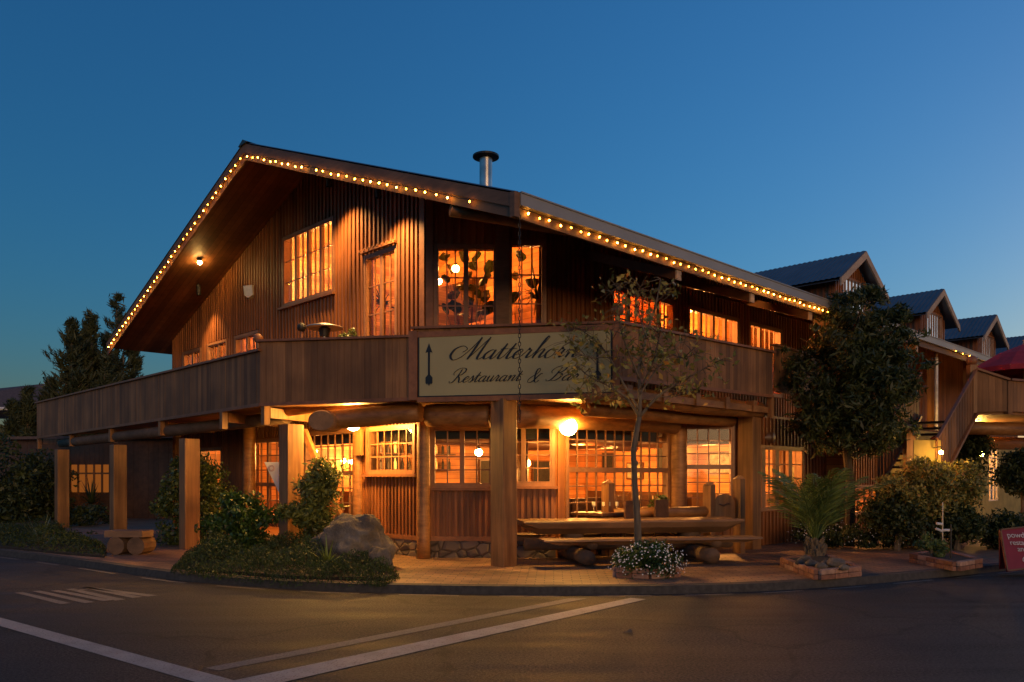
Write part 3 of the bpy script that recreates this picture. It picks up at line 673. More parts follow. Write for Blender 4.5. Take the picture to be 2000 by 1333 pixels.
# dormers on the right-hand slope
M['skyglow_blind'] = flat('skyglow_blind', (.62, .66, .68), .8, 0, .06, 6.0, 0, (.78, .88, 1.0), .17)  # weak glow in the blinds stands in for sky reflected by the dormer panes
for uc in (13.7, 19.72, 25.4, 31.2):
    vf, hw, zt, za, ro = 1.2, 1.15, 6.62, 7.33, .33
    w = MB(); f = Facet(loc(uc - hw, vf), loc(uc + hw, vf)); zb = rz(vf) - .1
    k0, k1, kz0, kz1 = .48, 1.95, 5.93, 6.72
    def zc(s): return za - abs(s - hw) / hw * (za - zt) - .02
    for a, b in ((0, k0), (k1, 2 * hw)): w.quad(f.P(a, zb), f.P(b, zb), f.P(b, zc(b)), f.P(a, zc(a)))
    w.quad(f.P(k0, zb), f.P(k1, zb), f.P(k1, kz0), f.P(k0, kz0))
    w.add([f.P(k0, kz1), f.P(k1, kz1), f.P(k1, zc(k1)), f.P(hw, zc(hw)), f.P(k0, zc(k0))], [(0, 1, 2, 3, 4)])
    s = .02
    while s < 2 * hw - .05:
        if k0 - .06 < s < k1 + .03:
            f.box(w, s, s + .045, zb, kz0 - .06, .0005, .03); f.box(w, s, s + .045, kz1 + .06, min(zc(s), zc(s + .045)) - .02, .0005, .03)
        else: f.box(w, s, s + .045, zb, min(zc(s), zc(s + .045)) - .02, .0005, .03)
        s += .14
    for sd in (-1, 1):
        g0 = loc(uc + sd * hw, vf); vb = VR * (zt - ZE) / (ZR - ZE)
        w.add([loc(uc + sd * hw, vf, zb), loc(uc + sd * hw, vf, zt - .02), loc(uc + sd * hw, vb, zt - .02)], [(0, 1, 2)])
        q = vf + .1
        while q < vb - .2: w.box(loc(uc + sd * hw, q, rz(q) - .03), EU * .03 * sd, EV * .05, UP * max(.02, zt - .05 - rz(q))); q += .16
    D = w.build('dormer', M['clad'], chalet)
    rr = MB(); hw2 = hw + .38; zo = za - (za - zt) * hw2 / hw; vb = VR * (za + .12 - ZE) / (ZR - ZE) + .3; v0 = vf - ro
    corr(rr, loc(uc - hw2, v0, zo + .12), EV * (vb - v0), EU * hw2 + UP * (za - zo), 34, .018); corr(rr, loc(uc, v0, za + .12), EV * (vb - v0), EU * hw2 - UP * (za - zo), 34, .018)
    rr.quad(loc(uc - hw2, v0, zo + .05), loc(uc - hw2, vb, zo + .05), loc(uc, vb, za + .05), loc(uc, v0, za + .05)); rr.quad(loc(uc, v0, za + .05), loc(uc, vb, za + .05), loc(uc + hw2, vb, zo + .05), loc(uc + hw2, v0, zo + .05))
    rr.build('dormer_roof', M['roof'], D)
    ff = MB(); d = .2
    for sd in (-1, 1):
        ff.extr([loc(uc, v0 - .02, za + .11), loc(uc + sd * hw2, v0 - .02, zo + .11), loc(uc + sd * hw2, v0 - .02, zo + .11 - d), loc(uc, v0 - .02, za + .11 - d)], EV * .045)
    ff.build('dormer_fascia', M['palefascia'], D)
    wf = MB(); f.box(wf, k0 - .05, k0, kz0 - .05, kz1 + .05, -.05, .035); f.box(wf, k1, k1 + .05, kz0 - .05, kz1 + .05, -.05, .035); f.box(wf, k0, k1, kz1, kz1 + .05, -.05, .032); f.box(wf, k0, k1, kz0 - .05, kz0, -.05, .032)
    for k in range(1, 7): x = k0 + (k1 - k0) * k / 7; f.box(wf, x - .014, x + .014, kz0, kz1, -.045, .0)
    wf.build('dormer_window', M['trim'], D)
    pn = MB(); pn.quad(f.P(k0, kz0, -.02), f.P(k1, kz0, -.02), f.P(k1, kz1, -.02), f.P(k0, kz1, -.02)); pn.build('dormer_pane', M['glass'], D)
    bl = MB(); bl.quad(f.P(k0, kz0, -.07), f.P(k1, kz0, -.07), f.P(k1, kz1, -.07), f.P(k0, kz1, -.07)); bl.build('window_skyglow_blind', M['skyglow_blind'], D)
# veranda posts on the right side
for px in (1820, 1890):
    u = u_at(px, .45); mb = MB(); p = loc(u, .45); mb.cbox((p.x, p.y, 4.1), .2, .2, 2.3, ROT); mb.build('post', M['post'], chalet)
p = loc(u_at(1829, .3), .3); mb = MB(); mb.tube([(p.x, p.y, 2.9), (p.x, p.y, 5.1)], .045, 8); mb.build('downpipe', M['whitepaint'], chalet)

# ------------------------------------------------------------------ sign with script lettering
GLY = {
 'M': (1.55, 1.6, [[(-.55, .8), (-.3, 1.15), (-.85, 1.5), (-1.45, 1.15), (-1.5, .45), (-1.0, -.05), (-.4, .3), (.05, 1.2), (.4, 2.4)], [(.4, 2.4), (.38, 1.2), (.3, 0)], [(.3, 0), (.75, 1.2), (1.2, 2.4)], [(1.2, 2.4), (1.12, 1.0), (1.15, .15), (1.4, .0), (1.65, .3)]]),
 'R': (.65, 1.4, [[(.35, 2.2), (.25, 1.0), (0, .1), (-.4, -.05), (-.6, .25)], [(-.35, 1.2), (-.6, 1.6), (-.3, 2.2), (.3, 2.42), (.85, 2.3), (1.0, 1.9), (.75, 1.35), (.28, 1.15)], [(.28, 1.15), (.65, .7), (.9, .1), (1.15, 0), (1.4, .3)]]),
 'B': (.65, 1.3, [[(.35, 2.2), (.25, 1.0), (0, .1), (-.4, -.05), (-.6, .25)], [(-.35, 1.2), (-.6, 1.6), (-.3, 2.2), (.3, 2.42), (.85, 2.3), (.95, 1.9), (.7, 1.45), (.3, 1.25)], [(.3, 1.25), (.85, 1.15), (1.0, .65), (.65, .08), (.2, 0), (.0, .25)]]),
 '&': (.2, 1.3, [[(1.45, 1.2), (1.2, 1.3), (.95, .9), (.7, .3), (.35, .0), (.0, .1), (-.08, .5), (.2, .95), (.6, 1.3), (.78, 1.75), (.6, 2.1), (.36, 1.95), (.4, 1.4), (.62, .75), (.9, .15), (1.2, .0), (1.42, .3)]]),
 'a': (0, 1.15, [[(.82, .85), (.58, 1.0), (.28, .82), (.1, .45), (.2, .06), (.42, .02), (.66, .3), (.85, .95)], [(.86, 1.0), (.8, .4), (.82, .08), (.96, 0), (1.17, .25)]]),
 't': (0, .78, [[(0, .25), (.4, 1.65)], [(.4, 1.65), (.33, .5), (.36, .08), (.54, 0), (.8, .28)], [(.08, 1.05), (.78, 1.08)]]),
 'e': (0, .84, [[(0, .25), (.42, .5), (.66, .78), (.52, 1.0), (.28, .88), (.1, .48), (.2, .08), (.42, 0), (.68, .15), (.86, .3)]]),
 'r': (0, .86, [[(0, .25), (.33, 1.12)], [(.33, 1.12), (.4, .92), (.6, .92)], [(.6, .92), (.5, .35), (.58, .03), (.88, .3)]]),
 'h': (0, 1.15, [[(0, .25), (.45, 1.5), (.62, 2.2), (.48, 2.38)], [(.48, 2.38), (.38, 2.0), (.3, 1.0), (.26, 0)], [(.26, .1), (.5, .75), (.74, 1.0)], [(.74, 1.0), (.88, .85), (.8, .3), (.9, .02), (1.17, .28)]]),
 'o': (0, .95, [[(.55, 1), (.25, .85), (.1, .45), (.25, .05), (.5, 0), (.78, .3), (.8, .75), (.55, 1), (.68, .84), (.96, .9)]]),
 'n': (0, 1.15, [[(0, .6), (.2, 1.0)], [(.2, 1.0), (.28, .8), (.25, 0)], [(.25, .1), (.5, .75), (.74, 1.0)], [(.74, 1.0), (.88, .85), (.8, .3), (.9, .02), (1.17, .28)]]),
 's': (0, .74, [[(0, .25), (.38, 1.12)], [(.38, 1.12), (.48, .8), (.58, .35), (.42, 0), (.12, .08)], [(.5, .05), (.76, .28)]]),
 'u': (0, 1.06, [[(0, .6), (.2, 1.0)], [(.2, 1.0), (.16, .3), (.32, 0)], [(.32, 0), (.58, .2), (.78, 1)], [(.78, 1.0), (.73, .3), (.83, .02), (1.08, .28)]]),
 ' ': (0, .8, [])}
def ribbon(strokes, wmin, wmax):
    quads = []
    for st in strokes:
        P = catmull([Vector((x, y, 0)) for x, y in st], 7)
        P = [Vector((p.x + .55 * p.y, p.y, 0)) for p in P]
        L = []
        for i, p in enumerate(P):
            d = (P[min(i + 1, len(P) - 1)] - P[max(i - 1, 0)]); d = d.normalized() if d.length > 0 else Vector((1, 0, 0))
            w = wmin + (wmax - wmin) * max(0, -d.y) ** 1.3 * math.sin(math.pi * min(1, max(0, (i + 2.5) / (len(P) + 4)))) ** .5
            n = Vector((-d.y, d.x, 0)) * w * .5; L.append((p + n, p - n))
        quads.append(L)
    return quads
def script(mb, f, text, px0, px1, pyb, xh_px, wmax=.2, wmin=.05, off=.012):
    x = 0; Q = []
    for chn in text:
        lead, adv, st = GLY[chn]; x += lead
        for L in ribbon(st, wmin, wmax): Q.append([(a + Vector((x, 0, 0)), b + Vector((x, 0, 0))) for a, b in L])
        x += adv
    xs = [p.x for L in Q for ab in L for p in ab]; x0, x1 = min(xs), max(xs)
    s0, s1 = f.s(px0), f.s(px1); sx = (s1 - s0) / (x1 - x0); mid = (px0 + px1) / 2
    zb0, zb1 = f.z(px0, pyb[0]), f.z(px1, pyb[1]); sz = xh_px / F * (f.a + f.d * f.s(mid)).y
    for L in Q:
        base = len(mb.v); T = lambda p, o: f.P(s0 + (p.x - x0) * sx, zb0 + (zb1 - zb0) * (p.x - x0) / (x1 - x0) + p.y * sz, o)
        for a, b in L: mb.v += [tuple(T(a, off)), tuple(T(b, off)), tuple(T(a, off - .006)), tuple(T(b, off - .006))]
        for i in range(len(L) - 1):
            k = base + 4 * i; mb.f += [(k, k + 1, k + 5, k + 4), (k, k + 4, k + 6, k + 2), (k + 1, k + 3, k + 7, k + 5)]
sg = thing('sign_board', FS.P(FS.L / 2, 2.9, .06), 'wide cream sign board with black script lettering and arrows on the balcony front', 'sign')
Fsg = Facet(FS.P(.09, 0, .0), FS.P(FS.L - .07, 0, .0))
mb = MB(); Fsg.box(mb, .02, Fsg.L - .02, 2.93, 3.93, .012, .035); mb.build('panel', M['cream'], sg)
mb = MB()
for a, b, c, d in ((0, .022, 2.92, 3.945), (Fsg.L - .022, Fsg.L, 2.92, 3.945)): Fsg.box(mb, a, b, c, d, .012, .042)
Fsg.box(mb, .022, Fsg.L - .022, 2.915, 2.932, .012, .041); Fsg.box(mb, .022, Fsg.L - .022, 3.93, 3.947, .012, .041); mb.build('border', M['ink'], sg)
Ft = Facet(Fsg.a + Fsg.n * .036, Fsg.b + Fsg.n * .036)
mb = MB(); script(mb, Ft, 'Matterhorn', 878, 1131, (703, 698), 17.8, .22, .06); script(mb, Ft, 'Restaurant', 877, 1022, (748, 744), 11.6, .21, .075); script(mb, Ft, '&', 1030, 1061, (748, 746), 12.5, .22, .08); script(mb, Ft, 'Bar', 1066, 1132, (744, 743), 11.8, .21, .075)
mb.build('lettering', M['ink'], sg)
def arrow(px, yt, yb):
    c = Ft.s(px); z1, z0 = Ft.z(px, yt), Ft.z(px, yb); mb = MB()
    def pl(pts): mb.extr([Ft.P(c + x, z, .0) for x, z in pts], Ft.n * .006)
    pl([(-.062, z1 - .16), (0, z1 - .14), (.062, z1 - .16), (0, z1)]); pl([(-.018, z0 + .16), (.018, z0 + .16), (.018, z1 - .13), (-.018, z1 - .13)])
    pl([(-.06, z0 + .03), (-.03, z0), (-.03, z0 + .03), (0, z0 - .02), (.03, z0 + .03), (.03, z0), (.06, z0 + .03), (.06, z0 + .12), (0, z0 + .19), (-.06, z0 + .12)])
    return mb.build('arrow', M['ink'], sg)
arrow(838, 671, 752); arrow(1167, 662, 745)

# ------------------------------------------------------------------ lamps
def icobulb(m):
    mb = MB(); mb.sphere((0, 0, 0), .0138, 6, 4, (1, 1, 1.3)); me = bpy.data.meshes.new('bulb'); me.from_pydata(mb.v, [], mb.f); me.materials.append(m); return me
BULBS = [icobulb(M['bulb']), icobulb(lampmat('bulb_dim', (1.0, .34, .025), 10)), icobulb(lampmat('bulb_bright', (1.0, .38, .04), 26))]
def lightstring(label, P, n, gaps=()):
    root = thing('light_string', P(0.0), label, 'string lights', 'amber bulb strings along the roof edges')
    mb = MB(); pts = [P(i / 40) + Vector((0, 0, .012 + .012 * math.sin(i * 2.1))) for i in range(41)]; mb.tube(pts, .006, 5); mb.build('cable', M['blackmetal'], root)
    for k in range(n):
        t = (k + .5 + random.uniform(-.13, .13)) / n
        if any(a < t < b for a, b in gaps): continue
        o = bpy.data.objects.new('bulb', random.choice((BULBS[0], BULBS[0], BULBS[1], BULBS[2]))); COL.objects.link(o); o.parent = root; o.location = P(t) - Vector(root.location) + Vector((0, 0, -.018 + random.uniform(-.022, .012))); o.rotation_euler = (random.uniform(-.7, .7), random.uniform(-.7, .7), 0)
lightstring('string of amber bulbs climbing the steep left-hand gable edge', lambda t: loc(-.07, VL - .2 + (VR - VL + .2) * t, rz(VL - .2 + (VR - VL + .2) * t) - .24), 37)
lightstring('string of amber bulbs on the shallow right-hand gable edge from peak to corner', lambda t: loc(-.07, VR - .08 - (VR - .75) * t, rz(VR - .08 - (VR - .75) * t) - .24), 29, ((.345, .385), (.93, .965)))
lightstring('string of amber bulbs under the long gutter from roof corner to the dark tree', lambda t: loc(.12 + 9.3 * t, -.07, ZE - .235), 44)
lightstring('short string of four amber bulbs on the far gutter beside the red umbrella', lambda t: loc(17.2 + 2.4 * t, -.15, ZE - .2), 4)
M['globe_left'] = lampmat('globe_left', (1.0, .50, .10), 150)
def globe(px, py, Y, r, label, back, mat='globe'):
    p = at(px, py, Y); t = thing('globe_lamp', p, label, 'lamp', 'round glass globe lamps under the balcony')
    mb = MB(); mb.sphere(p, r, 20, 12); mb.build('globe', M[mat], t, True)
    mb = MB(); mb.tube([p + Vector((0, .0, r * .95)), p + Vector((0, .02, r + .1)), p + Vector(back)], .03, 8); mb.build('bracket', M['blackmetal'], t)
globe(1110, 834, 13.95, .155, 'large round glowing globe lamp at the corner beside the front windows', (0, .35, .2))
globe(690, 826, 14.85, .15, 'half hidden glowing globe lamp under the log beam beside the oval log end', (0, .4, .14), 'globe_left')
def downlight(px, py, Y, energy, label, tgt, lensr=.07, spot=75):
    p = at(px, py, Y); t = thing('soffit_spotlight', p, label, 'spotlight', 'spotlights fixed under the gable overhang')
    d = (Vector(tgt) - p).normalized(); mb = MB(); mb.lathe(p - d * .12, [(0, 0), (.04, 0), (.055, .04), (.055, .26)], 14, axis=d); mb.tube([p - d * .12, p - d * .12 + Vector((0, 0, .2))], .015, 6); mb.build('housing', M['blackmetal'], t)
    mb = MB(); mb.lathe(p - d * .02, [(0, .0), (lensr * .4, 0)], 14, axis=d); mb.build('lens', M['steel'], t)
    L = bpy.data.lights.new('spot', 'SPOT'); L.energy = energy; L.spot_size = math.radians(spot); L.spot_blend = .9; L.color = (1, .52, .16); L.shadow_soft_size = .05
    o = bpy.data.objects.new('spot', L); COL.objects.link(o); o.parent = t; o.location = d * .17; o.rotation_euler = d.to_track_quat('-Z', 'Y').to_euler()
v0 = v_at(390, .85); Ysp = loc(.85, v0).y
pz = loc(.85, v0, rz(v0) - .34)
def sl(v, u, energy, label, tu, tv, tz, spot=80):
    p = loc(u, v, rz(v) - .30); px = CX + p.x / p.y * F; py = HY - (p.z - EYE) / p.y * F
    downlight(px, py, p.y, energy, label, loc(tu, tv, tz), spot=spot)
sl(12.3, 1.0, 130, 'shaded spotlight under the low left end of the overhang', 1.2, 12.3, 3.2, 92)
sl(4.35, .9, 270, 'shaded spotlight above the tall double window on the gable wall', 1.2, 4.35, 3.3, 118)
sl(6.0, .9, 230, 'shaded spotlight above the wall right of the square gable window', 1.2, 6.0, 3.2, 116)
vv = min([i * .02 for i in range(420, 760)], key=lambda v: abs(HY - (rz(v) - .24 - EYE) / loc(u_at(390, v), v).y * F - 513)); p = loc(u_at(390, vv), vv, rz(vv) - .24)
t = thing('soffit_spotlight', p, 'small glaring bare lamp under the steep left overhang', 'spotlight', 'spotlights fixed under the gable overhang')
mb = MB(); mb.sphere(p, .05, 12, 8); mb.build('lens', M['lens'], t); mb = MB(); mb.lathe(p + UP * .03, [(.055, 0), (.05, .08), (0, .09)], 12); mb.tube([p + UP * .07, p + UP * .12], .03, 6); mb.build('housing', M['blackmetal'], t)
p = at(487, 570, FUG.P(FUG.s(487), 0).y - .18); t = thing('floodlight', p, 'small boxy cream floodlight on the gable wall left of the square window', 'floodlight')
mb = MB(); mb.extr([p + Vector(v) for v in ((-.13, -.06, .12), (.1, -.12, .13), (.12, -.12, -.1), (0, -.1, -.17), (-.1, -.05, -.1))], (.06, .18, 0)); mb.build('lamp_face', M['nolamp'], t)
mb = MB(); mb.cbox(p + Vector((.06, .12, 0)), .18, .14, .22, ROT - 1.57); mb.build('housing', M['blackmetal'], t)
# lamps inside the rooms
def shaded(p, label, energy, zc=2.6, up=False):  # extra lamps with made-up shades, added to light the rooms evenly
    p = Vector(p); t = thing('pendant_lamp', p, label, 'pendant lamp', 'shaded lamps added to brighten the rooms')
    mb = MB(); mb.lathe(p, [(.16, .06), (.10, -.06), (.03, -.11), (0, -.115)] if up else [(.16, -.06), (.10, .06), (.03, .11), (0, .115)], 16); mb.build('lamp_shade', M['blackmetal'], t, True)
    mb = MB(); mb.tube([p + UP * .11, (p.x, p.y, zc)], .008, 5); mb.build('flex', M['blackmetal'], t)
    L = bpy.data.lights.new('fill_bulb_light', 'POINT'); L.energy = energy; L.color = (1, .37, .075); L.shadow_soft_size = .05 if up else .22
    o = bpy.data.objects.new('fill_bulb_light', L); COL.objects.link(o); o.parent = t; o.location = (0, 0, .06 if up else -.26)
def pend(p, label, r=.075, zc=2.6):
    p = Vector(p); t = thing('pendant_lamp', p, label, 'pendant lamp', 'glowing lamps inside the rooms')
    mb = MB(); mb.sphere(p, r, 12, 8); mb.build('bulb_globe', M['lamp_in'], t, True)
    mb = MB(); mb.tube([p + UP * r, (p.x, p.y, zc)], .008, 5); mb.lathe(p + UP * r * .7, [(r * .55, 0), (.03, .06), (0, .07)], 10); mb.build('flex', M['blackmetal'], t)
for (px, py, Y), lb in (((935, 884, 16.4), 'glowing pendant lamp behind the right half of the front double window'), ((1010, 903, 17), 'glowing lamp left of a pair, behind the window right of the corner post'), ((1029, 905, 17.2), 'glowing lamp right of a pair, behind the window right of the corner post'),
     ((616, 882, 18.2), 'glowing wall lamp high in the left full-height window'), ((671, 900, 18.4), 'small glowing lamp left of a pair in the full-height window'), ((685, 902, 18.5), 'small glowing lamp right of a pair in the full-height window')):
    pend(at(px, py, Y), lb, .06 if px < 700 else .08)
for u, v in ((9, 2.5), (6.5, 4.5), (9.5, 6.0), (3.4, 7.2)): shaded(loc(u, v, 2.42), 'added ceiling lamp brightening the ground-floor dining room from deep inside', 150)
for u, v in ((3, 11.5), (14, 3), (19, 3), (25.2, 2.6)): shaded(loc(u, v, 2.4), 'added ceiling lamp brightening a back room of the ground floor', 150 if u < 20 else 320)
pend(at(890, 525, 16.2), 'bright bare lamp among the round leaves in the upper corner window', .075, rz(4.5) - .3); pend(at(857, 550, 16.8), 'lamp at the left edge of the upper corner window', .07, rz(4.5) - .3)
for u, v, z in ((4.0, 7.5, 6.3), (3.4, 9.6, 5.0), (4.2, 12.5, 4.7), (4.5, 4.0, 5.6), (7.6, 3.7, 4.9), (9.6, 3.6, 4.9), (12, 3.7, 4.9)): shaded(loc(u, v, z), 'added ceiling lamp brightening the upper rooms', 330 if v < 4 else 215, rz(v) - .3, True)

# ------------------------------------------------------------------ foliage builders
def leafcloud(name, pts, size, mat, parent, aspect=.45, up=.3, seed=0, fold=.15, dirs=None):
    rg = np.random.default_rng(seed + 5); P = np.array([tuple(p) for p in pts]); n = len(P)
    d = rg.normal(size=(n, 3))
    if dirs is not None: d = d * .38 + np.array([tuple(x) for x in dirs])
    d[:, 2] += up; d /= np.linalg.norm(d, axis=1)[:, None]
    q = rg.normal(size=(n, 3)); s = np.cross(d, q); s /= np.linalg.norm(s, axis=1)[:, None] + 1e-9; nn = np.cross(d, s)
    L = size * (.6 + .8 * rg.random(n))[:, None]; W = L * aspect * .5
    V = np.stack([P - d * L * .5, P - d * L * .05 + s * W + nn * L * fold, P + d * L * .5, P - d * L * .05 - s * W + nn * L * fold], 1).reshape(-1, 3)
    me = bpy.data.meshes.new(name); me.vertices.add(4 * n); me.vertices.foreach_set('co', V.astype(np.float32).ravel())
    me.loops.add(4 * n); me.loops.foreach_set('vertex_index', np.arange(4 * n, dtype=np.int32)); me.polygons.add(n)
    me.polygons.foreach_set('loop_start', np.arange(0, 4 * n, 4, dtype=np.int32)); me.polygons.foreach_set('loop_total', np.full(n, 4, dtype=np.int32))
    me.update(calc_edges=True); me.materials.append(mat)
    o = bpy.data.objects.new(name, me); COL.objects.link(o)
    if parent: par(o, parent)
    return o
def clumps(c, rad, ncl, per, cr, seed=0, shell=.75, lowcut=-1):
    rg = np.random.default_rng(seed); out = []
    for _ in range(ncl):
        d = rg.normal(size=3); d /= np.linalg.norm(d)
        if d[2] < lowcut: d[2] = lowcut + .3 * rg.random()
        r = shell + (1 - shell) * rg.random() if rg.random() < .8 else rg.random() * shell
        cc = np.array(c) + d * np.array(rad) * r; k = cr * (.6 + .8 * rg.random())
        m = int(per * (.6 + .8 * rg.random())); x = rg.normal(size=(m, 3)); x /= np.linalg.norm(x, axis=1)[:, None]; x *= (rg.random(m) ** .4)[:, None]
        out.append(cc + x * k * np.array([1, 1, .75]))
    return np.concatenate(out)
def bush(name, label, cat, base, c, rad, ncl, per, cr, size, mat, seed, group=None, aspect=.45, shell=.7, up=.3, stem=True):
    t = thing(name, base, label, cat, group)
    P = clumps(c, rad, ncl, per, cr, seed, shell); P = P[P[:, 2] > base[2] + .01]
    leafcloud('foliage', P, size, mat, t, aspect, up, seed)
    if stem:
        rg = random.Random(seed); mb = MB()
        for k in range(5): e = Vector(c) + Vector((rg.uniform(-.5, .5) * rad[0], rg.uniform(-.5, .5) * rad[1], rg.uniform(0, .5) * rad[2])); mb.tube([Vector(base), Vector(base).lerp(e, .5) + Vector((0, 0, .05)), e], [.025, .018, .008], 5)
        mb.build('stem', M['bark'], t)
    return t
def G(px, py, z=PZ): return gnd(px, py, z)
# leafy things on the left
bush('leafy_shrub', 'dense green shrub in front of the corner bed, between two square posts', 'shrub', G(470, 1092), at(468, 1028, 13.6), (.58, .5, .52), 60, 80, .19, .085, M['leaf_shrub'], 1)
b0 = at(345, 0, 17.2); bush('ivy_shrub', 'tall cone of small-leaved ivy climbing behind the third square post', 'shrub', (b0.x + .3, 17.2, .0), (b0.x + .25, 17.3, .85), (.75, .6, 1.25), 90, 110, .22, .075, M['leaf_ivy'], 2, aspect=.7)
t = thing('vine_shrub', G(605, 1092), 'yellow-green vine climbing the right side of the post under the oval log end', 'shrub')
P = np.concatenate([clumps(at(616, 985, 14.2), (.30, .24, .82), 60, 50, .22, 3, .35), clumps(at(632, 940, 14.2), (.34, .24, .38), 30, 50, .2, 4, .4), clumps(at(570, 1005, 14.1), (.32, .2, .18), 14, 50, .12, 6)])
leafcloud('foliage', P, .11, M['leaf_olive'], t, .3, .4, 3)
mb = MB(); s0 = G(605, 1092); mb.tube([s0, at(608, 1000, 14.2), at(625, 920, 14.2)], [.03, .022, .01], 6); mb.build('stem', M['bark'], t)
def hedge(px0, px1, yb, yt, Y, label, seed, mat='leaf_dark', size=.1, n=70, depth=.9):
    c = at((px0 + px1) / 2, (yb + yt) / 2, Y); hw = (px1 - px0) / 2 / F * Y; hh = (yb - yt) / 2 / F * Y
    return bush('dark_shrub', label, 'shrub', (c.x, c.y, max(0, c.z - hh)), c, (hw, depth, hh), n, 90, .3 * max(hh, .5), size, M[mat], seed)
hedge(-60, 75, 1075, 850, 26, 'dark bush at the far left edge below the house roof', 21, size=.16, n=90, depth=1.5)
hedge(55, 125, 1060, 885, 27.5, 'dark bush left of the farthest square post', 22, size=.14, n=60)
hedge(70, 205, 1112, 1040, 20, 'low dark green shrub under the farthest posts beside the kerb', 23, 'leaf_cover', .09, 50)
hedge(130, 235, 1075, 985, 24, 'dark shrub between the two farthest posts', 24, 'leaf_dark', .12, 40)
hedge(395, 440, 1060, 900, 18.4, 'leafy climber on the wall right of the third post', 25, 'leaf_ivy', .08, 36, .4)
def spiky(name, label, cat, base, n, L, w, mat, seed, spread=1.0, group=None, z0=0.0):
    rg = random.Random(seed); t = thing(name, base, label, cat, group); mb = MB()
    for k in range(n):
        a = rg.uniform(0, 6.28); e = rg.uniform(.25, 1.35); l = L * rg.uniform(.6, 1.1); P = []
        for i in range(6):
            s = i / 5; r = l * s * math.cos(e) * spread; z = l * s * math.sin(e) - .55 * l * s * s * math.cos(e)
            P.append(Vector(base) + Vector((math.cos(a) * r, math.sin(a) * r, z0 + z)))
        sd = Vector((-math.sin(a), math.cos(a), 0)); n0 = len(mb.v)
        for i, p in enumerate(P): ww = w * (1 - (i / 5) ** 1.6) * .5 + .002; mb.v += [tuple(p + sd * ww), tuple(p - sd * ww)]
        mb.f += [(n0 + 2 * i, n0 + 2 * i + 1, n0 + 2 * i + 3, n0 + 2 * i + 2) for i in range(5)]
    mb.build('leaves', mat, t); return t
spiky('flax_plant', 'pale spiky flax clump at the far left kerb', 'plant', G(78, 1072, .05), 34, .95, .06, M['leaf_flax'], 31)
spiky('flax_plant', 'spiky grass tuft in the bed in front of the boulder', 'plant', G(640, 1108, .25), 46, .55, .035, M['leaf_palm'], 32)
p = at(178, 985, 26); t = spiky('cabbage_tree', 'dark cabbage tree head against the lit wall between the far posts', 'tree', p, 70, 1.1, .05, M['leaf_dark'], 33); mb = MB(); mb.tube([(p.x, p.y, 0), p], [.12, .09], 8); mb.build('trunk', M['bark'], t)
# ground cover of the corner bed
def poly_fill(pts, n, seed, zf):
    rg = np.random.default_rng(seed); P = [gnd(x, y, PZ).xy for x, y in pts]; xs = [p[0] for p in P]; ys = [p[1] for p in P]; out = []
    def ins_(x, y):
        c = False; j = len(P) - 1
        for i in range(len(P)):
            if (P[i][1] > y) != (P[j][1] > y) and x < (P[j][0] - P[i][0]) * (y - P[i][1]) / (P[j][1] - P[i][1]) + P[i][0]: c = not c
            j = i
        return c
    from mathutils import noise
    def edge(x, y):
        b = 9
        for i in range(len(P)):
            a_, c_ = P[i], P[(i + 1) % len(P)]; d = c_ - a_; t = max(0, min(1, ((x - a_.x) * d.x + (y - a_.y) * d.y) / d.length_squared)); b = min(b, math.hypot(x - a_.x - d.x * t, y - a_.y - d.y * t))
        return b
    while len(out) < n:
        x, y = rg.uniform(min(xs), max(xs)), rg.uniform(min(ys), max(ys))
        if ins_(x, y):
            h = zf(x, y) * min(1, edge(x, y) / .45) ** .6 * (.7 + .8 * noise.noise(Vector((x * 1.7, y * 1.7, 1)))) + .02; out.append((x, y, PZ - .02 + h * rg.random() ** .4))
    return out
bed = [(338, 1110), (372, 1090), (430, 1080), (560, 1078), (640, 1080), (715, 1098), (775, 1128), (748, 1136), (560, 1131), (430, 1120)]
bedp = [(332, 1118), (372, 1088), (430, 1078), (560, 1075), (640, 1078), (715, 1096), (782, 1130), (752, 1145), (560, 1144), (430, 1133)]
leafcloud('ground_cover', poly_fill(bedp, 34000, 4, lambda x, y: .5), .058, M['leaf_cover'], None, .22, 1.1, 4)['kind'] = 'stuff'
mb = MB(); mb.prism([gnd(x, y, PZ).xy for x, y in bed], PZ + .003, PZ + .05); tag(mb.build('planting_bed', M['soil']), kind='structure')
bed2 = [(-160, 1048), (60, 1044), (150, 1052), (208, 1074), (204, 1090), (120, 1083), (20, 1073), (-160, 1058)]
mb = MB(); mb.prism([gnd(x, y, PZ).xy for x, y in bed2], PZ + .002, PZ + .04); tag(mb.build('verge_soil', M['soil']), kind='structure')
leafcloud('verge_plants', poly_fill(bed2, 13000, 6, lambda x, y: .5), .07, M['leaf_cover'], None, .24, 1.0, 6)['kind'] = 'stuff'
# boulder
c = at(688, 1066, 12.95)
bo = blob((c.x, c.y, .42), .62, 3, (.98, .85, .88), .30, 5, 1.35); bo.v = [(x + .12 * max(0, .8 - z), y, max(z, .02)) for x, y, z in bo.v]
tag(bo.build('boulder', M['rock'], None, True), 'large weathered grey boulder at the end of the planted bed', 'boulder')
c = at(742, 1102, 12.2); bo = blob((c.x, c.y, .24), .26, 8, (.75, .8, 1.15), .3, 4, 1.6); tag(bo.build('boulder', M['rock'], None, True), 'smaller jagged rock leaning against the right foot of the large boulder', 'boulder')
